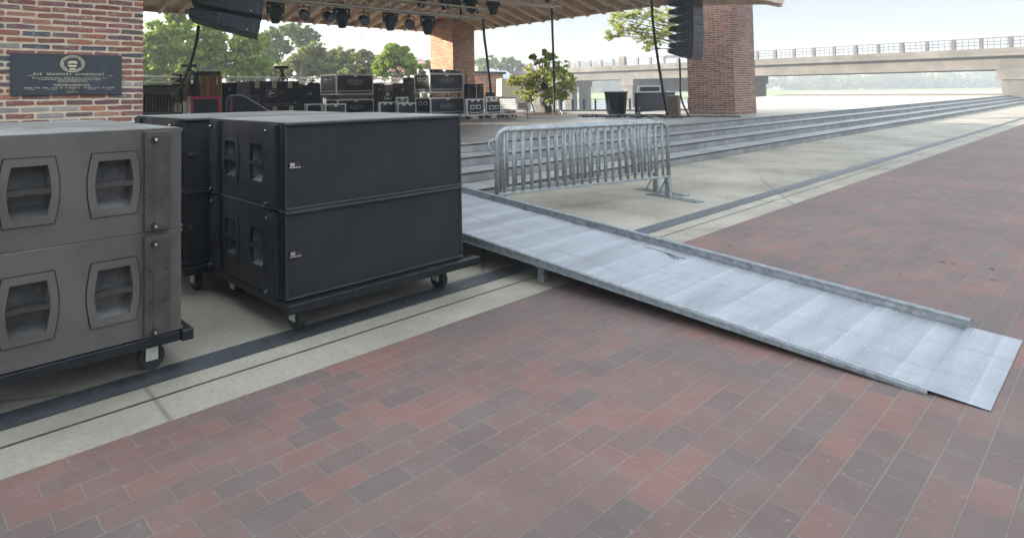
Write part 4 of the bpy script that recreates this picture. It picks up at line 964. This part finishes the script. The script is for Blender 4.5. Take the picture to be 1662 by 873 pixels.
# ------------------------------------------------------------------ line arrays
def cab(T, o, rot, wd, dp, hf, hr):
    """one wedge cabinet: front at -y, origin front-left-top; rot tilts it"""
    def tr(mb): mb.v = [tuple(o + rot @ Vector(q)) for q in mb.v]; return mb
    b = MB(); d1 = dp*.55
    b.add([(0, 0, 0), (wd, 0, 0), (wd, 0, -hf), (0, 0, -hf), (0, d1, -.02), (wd, d1, -.02), (wd, d1, -hf+.03), (0, d1, -hf+.03),
           (.05, dp, -(hf-hr)/2), (wd-.05, dp, -(hf-hr)/2), (wd-.05, dp, -(hf+hr)/2), (.05, dp, -(hf+hr)/2)],
          [(0, 1, 2, 3)[::-1], (0, 4, 5, 1)[::-1], (4, 8, 9, 5)[::-1], (3, 2, 6, 7)[::-1], (7, 6, 10, 11)[::-1], (0, 3, 7, 4)[::-1], (4, 7, 11, 8)[::-1], (1, 5, 6, 2)[::-1], (5, 9, 10, 6)[::-1], (8, 11, 10, 9)[::-1]])
    c_ = tr(b).build('cabinet', M['blue_black'], T, bev=.006)
    tr(MB().box((.02, -.012, -hf+.02), (wd-.02, 0, -.02))).build('grille', M['black2'], c_)
    s = MB()
    for x in (-.015, wd-.015):
        s.box((x, .06, -hf+.04), (x+.03, .11, -.03)); s.box((x, d1+.02, -hf*.78), (x+.03, d1+.06, -hf*.15)); s.box((x, dp*.62, -hf*.42), (x+.03, dp*.98, -hf*.36)); s.box((x, dp*.62, -hf*.70), (x+.03, dp*.98, -hf*.64)); s.box((x, dp*.94, -hf*.7), (x+.03, dp*.98, -hf*.36))
    tr(s).build('rigging_frame', M['rig'], c_)
    h = MB()
    for x in (.12, wd-.12): h.tube([(x, dp-.01, -hf*.38), (x, dp+.06, -hf*.4), (x, dp+.06, -hf*.6), (x, dp-.01, -hf*.62)], .014, 6)
    tr(h).build('rear_handle', M['galv2'], c_)
    tr(MB().box((-.019, .18, -hf+.05), (-.003, .2, -hf+.07))).build('pin', M['alu'], c_)
def array(label, front_low_left, yaw, n, wd, dp, hf, hr, tilts, topz, gap=lambda i: .006):
    T = thing('line_array', front_low_left, label, 'speaker array', 'curved speaker arrays hung from the roof', yaw)
    
    # stack upwards from the lowest cabinet; local front is -y
    o = Vector((0, 0, 0))
    for i in range(n):
        a = tilts(i); rot = Matrix.Rotation(a, 3, 'X')  # positive tilt: front (-y) goes down
        cab(T, o - rot @ Vector((0, 0, -hf)), rot, wd, dp, hf, hr)
        o = o + rot @ Vector((0, 0, hf+gap(i)))
        if i == n-1: topo = o
    MB().bar(topo+Vector((.1, .05, .03)), topo+Vector((.1, dp, .03)), .06, .08).bar(topo+Vector((wd-.1, .05, .03)), topo+Vector((wd-.1, dp, .03)), .06, .08).bar(topo+Vector((.05, dp*.5, .08)), topo+Vector((wd-.05, dp*.5, .08)), .06, .08).build('bumper', M['black2'], T)
    zz = topz-front_low_left.z
    MB().tube([topo+Vector((wd/2, dp*.5, .05)), Vector((wd/2, topo.y+dp*.5, zz))], .03, 8).build('chain', M['black2'], T)
array('left speaker array of wide black cabinets hanging near the near brick column', P(417, 57, 11.4), R(62), 5, 1.2, 1.28, .285, .17, lambda i: R(12.5-5*i) if i < 2 else R(3), 5.6, lambda i: .085 if i == 0 else .02)
array('right speaker array, tall curved column of black cabinets before the right brick column', P(1120.5, 97, 21.3), R(6), 7, 1.08, .8, .31, .15, lambda i: R([14, 5, 3, 1, 0, -1, -2][i]), 5.0)
# ------------------------------------------------------------------ riverside things
pA, pB_ = P(893, 181, 28.9), P(1118, 181, 28.2)
T = thing('riverside_fence', (pA.x, pA.y, .6), 'low dark post and wire fence along the river edge', 'fence')
d = Vector((pB_.x-pA.x, pB_.y-pA.y, 0)); n = 13
for i in range(n): q = d*(i/(n-1)); MB().box((q.x-.03, q.y-.03, 0), (q.x+.03, q.y+.03, .56)).build('post', M['nosing'], T)
b = MB()
for z in (.55, .42, .3, .18, .08): b.bar(Vector((0, 0, z)), d+Vector((0, 0, z)), .035 if z > .5 else .012, .03 if z > .5 else .012)
b.build('wire', M['galv2'], T); MB().bar(Vector((0, 0, .03)), d+Vector((0, 0, .03)), .2, .08).build('kerb', M['conc_step'], T)
# trees ---------------------------------------------------------------
def leaves(mb, c, rad, n, size, rg, flat=1.0):
    for _ in range(n):
        while True:
            v = Vector((rg.uniform(-1, 1), rg.uniform(-1, 1), rg.uniform(-1, 1)))
            if .12 < v.length < 1: break
        v = v*(.45+1.15*rg.random()**1.6); p = c+Vector((v.x*rad[0], v.y*rad[1], v.z*rad[2]))
        a = Vector((rg.gauss(0, 1), rg.gauss(0, 1), rg.gauss(0, .7))).normalized(); b_ = a.orthogonal().normalized(); b_.rotate(Matrix.Rotation(rg.uniform(0, 6.3), 3, a)); c2_ = a.cross(b_)
        s = size*rg.uniform(.6, 1.4); mb.add([p-b_*s, p+c2_*s*.5, p+b_*s, p-c2_*s*.5], [(0, 1, 2, 3)])
def tree(name, label, x, Y, ybase, blobs, leafm, size, dens, seed, group=None, trunk_r=.3, zb=.6, cat='tree', crown_depth=1.0, lean=0):
    rg = random.Random(seed); base = P(x, ybase, Y); base.z = zb; T = thing(name, base, label, cat, group)
    cs = []
    for bx, by, r_ in blobs:
        c = P(bx, by, Y+rg.uniform(-.5, .5)*r_*Y/1000*2); cs.append((c, r_*Y/1000))
    zt_ = sum(c.z for c, _ in cs)/len(cs)
    top = Vector((base.x, base.y, zt_)); tr = MB(); mid = base.lerp(top, .5)+Vector((rg.uniform(-.3, .3)*trunk_r*2, rg.uniform(-.3, .3), 0))
    tr.tube([Vector((0, 0, -.02)), mid-base, top-base], [trunk_r*1.25, trunk_r*.9, trunk_r*.45], 10).build('trunk', M['bark'], T, smooth=True)
    lm = MB(); fork = base.lerp(top, .55)
    for c, r_ in cs:
        k = fork.lerp(c, .5)+Vector((0, 0, (c-fork).length*.08)); lm.tube([fork-base, k-base, c-base], [trunk_r*.4, trunk_r*.25, trunk_r*.06], 6)
        for _ in range(3):
            e = c+Vector((rg.uniform(-1, 1), rg.uniform(-1, 1), rg.uniform(-.4, .8)))*r_*.8; lm.tube([k.lerp(c, .6)-base, e-base], [trunk_r*.1, trunk_r*.03], 5)
    lm.build('limb', M['bark'], T)
    lf = MB()
    for c, r_ in cs:
        ns = max(8, int(26*dens)); 
        for _ in range(ns):
            v = Vector((rg.gauss(0, 1), rg.gauss(0, 1), rg.gauss(0, 1))).normalized()*rg.uniform(.3, 1.12); sc_ = c-base+Vector((v.x*r_, v.y*r_*crown_depth, v.z*r_)); rr_ = r_*rg.uniform(.14, .34)
            leaves(lf, sc_, (rr_*1.3, rr_*1.3, rr_*.75), int(34*dens), size, rg)
    lf.build('crown', M[leafm], T); return T
tree('oak_tree', 'large bright green tree filling the sky left of the hanging speakers', 330, 42, 150,
     [(250, 60, 24), (290, 42, 27), (262, 95, 28), (305, 80, 32), (345, 60, 30), (395, 80, 27), (350, 100, 30), (395, 108, 25), (245, 120, 24), (300, 118, 26), (345, 30, 20), (425, 105, 15), (280, 22, 12), (235, 85, 24), (412, 70, 18)], 'leaf_oak', .16, 1.6, 1, trunk_r=.55)
tree('pine_tree', 'tall thin pine right of the large green tree', 452, 56, 150, [(440, 55, 12), (452, 68, 13), (462, 50, 12), (447, 88, 12), (465, 80, 12), (475, 47, 9), (437, 75, 10)], 'leaf_pine', .15, 1.0, 2, 'tall pines behind the stage', trunk_r=.2)
tree('pine_tree', 'tall pine with layered crown left of the open white sky', 487, 60, 150, [(482, 50, 12), (497, 55, 13), (508, 63, 10), (490, 68, 12), (478, 62, 10), (505, 73, 8)], 'leaf_pine', .15, 1.0, 3, 'tall pines behind the stage', trunk_r=.2)
tree('pine_tree', 'pine behind the small left lamps, lowest of the three', 425, 52, 150, [(428, 62, 10), (432, 80, 12), (424, 95, 12), (440, 100, 10)], 'leaf_pine', .15, 1.0, 4, 'tall pines behind the stage', trunk_r=.2)
tree('broadleaf_tree', 'rounded olive tree above the DVS case', 490, 50, 150, [(475, 108, 18), (495, 92, 18), (510, 82, 15), (520, 100, 18), (460, 118, 14), (500, 115, 18)], 'leaf_mid', .15, 1.3, 5, 'broadleaf trees behind the stage')
tree('broadleaf_tree', 'rounded grey-green tree above the upper left logo case', 555, 52, 150, [(535, 95, 16), (552, 90, 15), (568, 96, 16), (545, 112, 18), (572, 115, 17), (525, 115, 14)], 'leaf_mid', .15, 1.3, 6, 'broadleaf trees behind the stage')
tree('broadleaf_tree', 'small pale green tree in the middle under the thin mast', 597, 55, 150, [(590, 92, 11), (602, 98, 12), (595, 112, 14), (610, 112, 12)], 'leaf_mid', .15, 1.2, 7, 'broadleaf trees behind the stage')
tree('oak_tree', 'dense domed tree left of the middle brick column, pink blossom at its foot', 645, 46, 150, [(636, 88, 14), (650, 92, 15), (626, 102, 15), (645, 110, 17), (665, 108, 14), (622, 118, 12), (640, 79, 7), (660, 98, 12), (612, 108, 8), (676, 112, 10), (655, 82, 6), (628, 90, 6)], 'leaf_oak', .14, 1.5, 8)
tree('flowering_tree', 'small tree with pink blossom in front of the domed tree', 642, 43, 150, [(633, 114, 4), (640, 117, 4), (648, 112, 4), (653, 116, 4)], 'blossom', .05, .3, 9, trunk_r=.08)
tree('broadleaf_tree', 'small bush-like tree beside the flag, left of the middle brick column', 690, 60, 150, [(684, 112, 9), (694, 108, 9), (698, 116, 8)], 'leaf_mid', .14, 1.2, 10, 'broadleaf trees behind the stage')
for i, (x, bl) in enumerate(((250, [(236, 128, 14), (262, 130, 14)]), (395, [(375, 126, 14), (400, 124, 14), (420, 126, 12)]), (440, [(440, 118, 12), (455, 126, 12)]), (580, [(560, 124, 12), (585, 124, 12)]))):
    tree('shrub', ['low bush behind the truss beside the near brick column', 'low bush behind the truss left of the DVS case', 'low bush behind the light bar on the DVS case', 'low bush behind the upper left logo case'][i], x, 45, 150, bl, 'leaf_mid', .14, 1.0, 30+i, 'bushes behind the low wall', trunk_r=.1, cat='shrub')
for i, (X_, Y_, lb) in enumerate(((-23, 9, 'added unseen tree blocking the sun, closest to the camera'), (-23, 15, 'added unseen tree blocking the sun, nearest the left end of the roof'), (-23, 21, 'added unseen tree blocking the sun, middle of the left row'), (-23, 26.5, 'added unseen tree blocking the sun, farthest of the left row'))):  # off-frame trees added to keep direct sun off cases and foreground
    px_ = 600+1000*X_/Y_; py = lambda z: 150-.0115*(px_-600)-(z-1.6)/Y_*1000
    k_ = 1000/Y_
    tree('sun_block_tree', lb, px_, Y_, 200, [(px_-2*k_, py(3), 2.4*k_), (px_+2*k_, py(3), 2.4*k_), (px_, py(5.5), 2.8*k_), (px_-2*k_, py(7), 2.2*k_), (px_+2*k_, py(6.5), 2.2*k_), (px_, py(1.8), 2.2*k_)], 'leaf_oak', .3, 1.0, 200+i, 'added sun-blocking trees left of the stage')
k_ = 1000/28.3; tree('sun_block_tree', 'tallest added sun-blocking tree, unseen behind the near brick column', 17, 28.3, 180, [(17, -190, 3*k_), (17, -250, 2.6*k_), (-20, -100, 3*k_), (50, -120, 2.4*k_), (0, -220, 3*k_)], 'leaf_oak', .3, 1.3, 260, 'added sun-blocking trees left of the stage')  # unseen tree added to shade the top of the right column
# far trees at right
far = [('far_tree', 'far grey-green tree right of the middle brick column', 790, 110, [(780, 106, 10), (795, 103, 11), (785, 116, 9)]),
       ('far_tree', 'far grey-green tree left of the magnolia top', 828, 110, [(812, 106, 10), (830, 102, 9), (842, 108, 9), (822, 116, 9)]),
       ('far_tree', 'farthest low tree just left of the magnolia', 855, 120, [(850, 112, 7), (862, 114, 6)])]
for nm, lb, x, Y, bl in far: tree(nm, lb, x, Y, 150, bl, 'leaf_far', .32, .9, int(x), 'far trees', trunk_r=.3)
rg = random.Random(99)
lbs = ['far bank tree at the left bridge pier', 'far bank tree above the grass, left', 'far bank tree above the grass, middle', 'far bank tree above the grass, right', 'far bank tree directly left of the middle bridge pier', 'far bank tree seen right of the big bridge pier', 'far bank tree beside the grey riverside house', 'far bank tree next to the right brick column', 'far bank tree half hidden by the magnolia']
for i, x in enumerate((938, 955, 972, 990, 1006, 1050, 1080, 1112, 900)):
    tree('bank_tree', lbs[i], x, 285+rg.uniform(-8, 8), 153, [(x-5, 136+rg.uniform(-3, 3), 9), (x+5, 140, 10), (x, 145, 9), (x+2, 130, 8)], 'leaf_far', .85, .9, 50+i, 'trees on the far river bank', trunk_r=.7, zb=0)
lb2 = ['distant tree above the bridge railing, leftmost', 'distant tree above the bridge railing near the magnolia', 'distant tree above the bridge railing, centre', 'distant tree above the bridge railing near the first joint']
for i, x in enumerate((940, 962, 990, 1010)):
    tree('skyline_tree', lb2[i], x, 420, 150, [(x-7, 108, 7), (x+4, 107, 8), (x, 113, 9)], 'leaf_far', 1.3, .7, 70+i, 'distant trees beyond the bridge', trunk_r=1, zb=1)
fw_ = MB(); rg = random.Random(77)
for i in range(230):
    x = rg.uniform(700, 2300); Y = 330+rg.uniform(-15, 15); hgt = rg.uniform(7, 13)*(1 if x < 1020 else .8); b0 = P(x, 150, Y); b0.z = 0
    for _ in range(8):
        c_ = b0+Vector((rg.uniform(-6, 6), rg.uniform(-4, 4), rg.uniform(.15, .9)*hgt)); leaves(fw_, c_, (3.5, 3.5, 2.6), 26, 1.0, rg)
fw_ = fw_.build('far_wood', M['leaf_far']); fw_['kind'] = 'stuff'
# magnolia in planter
p = P(883, 183, 27.4); T = thing('planter', (p.x-.25, p.y-.25, .605), 'square black planter holding the young magnolia', 'planter')
MB().box((0, 0, 0), (.5, .5, .3)).build('tub', M['black'], T, bev=.02); MB().box((.03, .03, .3), (.47, .47, .31)).build('soil', M['drygrass'], T); MB().box((-.02, -.02, .26), (.52, 0, .3)).box((-.02, .5, .26), (.52, .52, .3)).build('rim', M['black'], T)
T = tree('magnolia_tree', 'young magnolia with glossy leaves standing in the black planter', 883, 27.4, 183,
     [(880, 100, 14), (905, 108, 15), (860, 118, 16), (888, 122, 20), (915, 125, 17), (845, 135, 16), (870, 142, 20), (900, 145, 20), (922, 140, 13), (858, 155, 12), (890, 158, 13), (912, 155, 10), (864, 93, 7), (895, 92, 8), (885, 86, 6), (832, 132, 9)], 'leaf_mag', .065, .8, 21, trunk_r=.09, zb=.9)
b_ = T.location
sT = thing('tree_stake', (p.x, p.y, .6), 'slanting wooden stake left of the magnolia trunk', 'stake', 'stakes of the magnolia'); e_ = P(858, 152, 27)-Vector((p.x, p.y, .6)); f_ = P(868, 182, 27); f_ = Vector((f_.x-p.x, f_.y-p.y, 0))
MB().tube([f_, e_], .03, 6).build('pole', M['bark'], sT); MB().tube([e_*.75+f_*.25, e_*.7+Vector((.3, .1, .3))], .01, 5).build('tie', M['black'], sT)
# mulch patch
mm = MB(); ring_ = [Kz(880+42*math.cos(a*.4)*1.0, 184+3.0*math.sin(a*.4), .612) for a in range(16)]
mm.add(ring_, [tuple(range(16))]); tag(mm.build('mulch_bed', M['drygrass']), None, None, None, 'structure')
# overhanging tree upper right
T = tree('shade_tree', 'light green leafy branch reaching in from behind the right brick column', 1160, 33, 186,
     [(1000, 30, 13), (1020, 22, 15), (1045, 20, 17), (1065, 28, 15), (990, 58, 9), (1010, 48, 13), (1030, 45, 12), (1045, 60, 14), (1062, 68, 12), (1075, 50, 15), (1050, 80, 7), (1090, 30, 20), (1105, 60, 16), (1150, 20, 30), (1130, -20, 30), (1060, -5, 18), (1180, -30, 30)], 'leaf_branch', .055, .95, 22, trunk_r=.16)
# ------------------------------------------------------------------ bridge
def dp_(x): # plan position of near edge line
    a, b = (P(929, 112, 100), P(1114, 106, 84.6)); f = (x-929)/(1114-929); 
    Y = 1/((1/100)*(1-f)+(1/84.6)*f); q = P(x, 110, Y); return Vector((q.x, q.y, 0))
q0, q1 = dp_(800), dp_(1330); dirb = (q1-q0).normalized(); nb = Vector((-dirb.y, dirb.x, 0)); 
if nb.dot(h0) < 0: nb = -nb
Lb = (q1-q0).length+130
T = thing('road_bridge', (q0.x, q0.y, -2.6), 'concrete road bridge with dark railings crossing the river', 'bridge')
def bb(name, l0, l1, w0, w1, z0, z1, m_='concrete_bridge', par=T):
    b = MB(); z0 += 2.6; z1 += 2.6
    b.prism([dirb*l0+nb*w0+Vector((0, 0, z0)), dirb*l1+nb*w0+Vector((0, 0, z0)), dirb*l1+nb*w1+Vector((0, 0, z0)), dirb*l0+nb*w1+Vector((0, 0, z0))], (0, 0, z1-z0)); return b.build(name, M[m_], par)
bb('deck', 0, Lb, -.5, 9.5, 4.4, 4.95); bb('parapet', 0, Lb, -.55, -.1, 4.8, 5.15)
for w_ in (.3, 3, 6, 8.7): bb('girder', 0, Lb, w_, w_+.5, 3.1, 4.4)
def larc(x): return (dp_(x)-q0).length
for l in (larc(845), larc(897), larc(1018), larc(1180), larc(1180)+26, larc(1180)+52, larc(1180)+78, larc(1180)+104):
    cp = bb('pier_cap', l-1.0, l+1.0, -.2, 9.2, 2.1, 3.1)
    for w_ in (.0, 4.0, 7.8): bb('pier_column', l-.75, l+.75, w_, w_+1.3, -3.2, 2.1)
bb('pier_wall', larc(1032), larc(1078), 6, 6.6, 1.2, 3.1)
n = 90
for i in range(n): l = Lb*(i+.5)/n; bb('railing_post', l-.14, l+.14, -.4, -.15, 5.15, 6.2, 'nosing')
rl = MB()
for z in (6.15, 5.8, 5.5): rl.bar(nb*(-.28)+Vector((0, 0, z+2.6)), dirb*Lb+nb*(-.28)+Vector((0, 0, z+2.6)), .07, .07)
k = 0
while k < Lb: rl.bar(dirb*k+nb*(-.28)+Vector((0, 0, 7.75)), dirb*k+nb*(-.28)+Vector((0, 0, 8.75)), .04, .04); k += .45
rl.build('railing', M['nosing'], T); bb('stone_post', larc(1008), larc(1017), -.5, 0, 5.25, 6.5)
for x0_, nm_, lb_ in ((1048, 'car', 'grey-blue car crossing the bridge beyond the railing'),):
    l = larc(x0_); o = q0+dirb*(l+2.5)+nb*3.0; T = thing('car', (o.x, o.y, 4.95), lb_, 'car', rz=math.atan2(dirb.y, dirb.x)); Lc = 5.4
    b = MB(); b.prism([(x, 0, z) for x, z in ((-2.7, .35), (2.7, .35), (2.7, .9), (1.6, 1.05), (.9, 1.6), (-1.4, 1.65), (-2.4, 1.1), (-2.7, 1.0))], (0, 2.0, 0)); bd = b.build('body', M['car'], T, bev=.06)
    MB().prism([(x, -.01, z) for x, z in ((1.35, 1.08), (.8, 1.5), (-1.3, 1.54), (-2.0, 1.1))], (0, 2.02, 0)).build('window', M['glass'], bd)
    for x in (-1.7, 1.7):
        for y in (.02, 1.78): wv_ = MB().tube([(x, y, .38), (x, y+.2, .38)], .38, 18).build('wheel', M['rubber'], T)
# house under bridge
p = P(1076, 156, 235); q = P(1101, 156, 235); T = thing('riverside_house', (p.x, p.y, -.5), 'grey riverside house with a row of windows seen under the bridge', 'house')
dd = Vector((q.x-p.x, q.y-p.y, 0)); w = dd.length; dd.normalize(); nn = Vector((-dd.y, dd.x, 0)); zt_ = P(1085, 145, 235).z+.5
MB().prism([Vector((0, 0, 0)), dd*w, dd*w+nn*6, nn*6], (0, 0, zt_)).build('wall', M['house'], T)
MB().prism([nn*(-.6)-dd*.6+Vector((0, 0, zt_)), nn*3+Vector((0, 0, zt_+1.6)), nn*6.6+Vector((0, 0, zt_))], dd*(w+1.2)).build('roof', M['roofgrey'], T)
for i in range(6):
    o = dd*(w*(i+.12)/6)-nn*.06; f = MB().prism([o+Vector((0, 0, .5)), o+dd*(w*.12)+Vector((0, 0, .5)), o+dd*(w*.12)+Vector((0, 0, zt_-.4)), o+Vector((0, 0, zt_-.4))], nn*.1).build('window', M['glass'], T)
# low brick building, white roof, beige sloping wall
c, d, w, top = box_px(760, 766, 817, 120, 176, 33.5); T = thing('brick_shed', (c.x, c.y, .6), 'low brick building with dark coping right of the middle brick column', 'building'); H = top-.6
MB().box((0, 0, 0), (w, 3, H)).build('mortar', M['mortar_far'], T); mb = MB(); brick_face(mb, (0, 0, 0), (1, 0, 0), (0, -1, 0), w, H, PALC, L=.31, jit=.002); brick_face(mb, (w, 0, 0), (0, 1, 0), (1, 0, 0), 3, H, PALC, L=.31, jit=.002); mb.build('brickwork', M['brick'], T)
MB().box((-.1, -.1, H), (w+.15, 3.1, H+.13)).build('coping', M['nosing'], T)
Yw = 46; a = P(800, 115, Yw); T = thing('white_roof_shelter', (a.x, a.y, .6), 'pale sloping white roof behind the low brick building', 'shelter')
A0 = P(796, 116, Yw)-a; A1 = P(820, 114.5, Yw)-a; A2 = P(842, 128, Yw)-a; A3 = P(796, 128, Yw)-a; zf = Vector((0, 0, a.z-.6))
MB().prism([q+zf for q in (A0, A3, A2, A1)], h0*4).build('roof', M['tentwhite'], T)
for q in (A3, A2): o = q+zf+h0*.3; MB().box((o.x-.1, o.y-.1, 0), (o.x+.1, o.y+.1, o.z)).build('post', M['white'], T)
Yw = 31.5; a = P(816, 182, Yw); a.z = .6; T = thing('beige_wall', a, 'beige wall with sloping top between the low brick building and the magnolia', 'wall')
pts = [P(814, 182, Yw), P(862, 182, Yw), P(862, 158, Yw), P(838, 139, Yw), P(820, 129, Yw), P(814, 128, Yw)]
for q in pts[:2]: q.z = .6
MB().prism([q-a for q in pts], h0*1.2).build('wall', M['beige'], T)
v0 = P(842, 179, Yw-.04); v1 = P(856, 164, Yw-.04); vd = Vector((v1.x-v0.x, v1.y-v0.y, 0)); lv = MB()
lv_f = MB().prism([Vector((v0.x, v0.y, .66))-a, Vector((v1.x, v1.y, .66))-a, Vector((v1.x, v1.y, v1.z))-a, Vector((v0.x, v0.y, v1.z))-a], h0*.06).build('vent', M['brownwall'], T)
for k in range(5): z = .7+(v1.z-.7)*k/5; lv.bar(Vector((v0.x, v0.y, z+.04))-a, Vector((v1.x, v1.y, z+.04))-a, .04, .03)
lv.build('louvre', M['greyboard'], lv_f)
# masts and flag
for x, Y, yt, lb in ((588, 70, -12, 'thin grey mast rising behind the middle trees'), (460, 66, -12, 'thin grey mast rising through the pines')):
    p = P(x, 150, Y); T = thing('light_mast', (p.x, p.y, .6), lb, 'mast', 'thin masts behind the trees'); MB().tube([(0, 0, 0), (0, 0, P(x, yt, Y).z-.6)], [.09, .05], 8).build('shaft', M['galv2'], T); MB().lathe((0, 0, 0), [(.25, 0), (.2, .4)], 10).build('footing', M['conc_step'], T)
p = P(689, 150, 72); T = thing('flagpole', (p.x, p.y, .6), 'flagpole with a faded red and white flag left of the middle brick column', 'flag'); zt_ = P(689, 94, 72).z-.6
MB().tube([(0, 0, 0), (0, 0, zt_)], .06, 8).build('pole', M['white'], T)
f = MB(); Wf, Hf = .85, .5
for i in range(7):
    z0_ = zt_-.1-.09*(i+1); 
    for k in range(4):
        x0_, x1_ = -.22*k, -.22*(k+1); y = lambda x: .05*math.sin(x*6)
        f.add([r0*x0_+h0*y(x0_)+Vector((0, 0, z0_)), r0*x1_+h0*y(x1_)+Vector((0, 0, z0_-.02)), r0*x1_+h0*y(x1_)+Vector((0, 0, z0_+.088-.02)), r0*x0_+h0*y(x0_)+Vector((0, 0, z0_+.088))], [(0, 1, 2, 3)], (.5, .04, .05) if i % 2 == 0 else (.7, .68, .68))
Mf, nf, bf = nodes('flag_cloth'); at = nd(nf, 'ShaderNodeAttribute', attribute_name='Col'); nf.links.new(at.outputs['Color'], bf.inputs['Base Color'])
f.build('flag_cloth', Mf, T)
hz = MB().box((-420, -60, -4.2), (820, 620, 26)).build('haze', bpy.data.materials.new('haze_air')); hz['kind'] = 'stuff'; hz.rotation_euler = (0, 0, 0)
hm = hz.data.materials[0]; hm.use_nodes = True; hn = hm.node_tree; hn.nodes.remove(hn.nodes['Principled BSDF']); pv = hn.nodes.new('ShaderNodeVolumePrincipled')
pv.inputs['Color'].default_value = (.92, .95, 1, 1); pv.inputs['Density'].default_value = .0018; pv.inputs['Anisotropy'].default_value = .35
hn.links.new(pv.outputs[0], hn.nodes['Material Output'].inputs['Volume'])
# fallen leaves
lf = MB(); rg = random.Random(5)
for _ in range(260):
    s_, t_ = rg.uniform(5.7, 26), rg.uniform(.5, 6.0)
    if rg.random() < .45: t_ = 6.05-abs(rg.gauss(0, .15))
    a = rg.uniform(0, 6.3); r_ = rg.uniform(.012, .035); z = .012
    lf.add([(s_+r_*math.cos(a), t_+r_*math.sin(a), z), (s_+r_*.5*math.cos(a+1.6), t_+r_*.5*math.sin(a+1.6), z+.006), (s_-r_*math.cos(a), t_-r_*math.sin(a), z), (s_+r_*.5*math.cos(a-1.6), t_+r_*.5*math.sin(a-1.6), z+.004)], [(0, 1, 2, 3)])
lf = lf.build('leaf_litter', M['dry']); lf['kind'] = 'stuff'
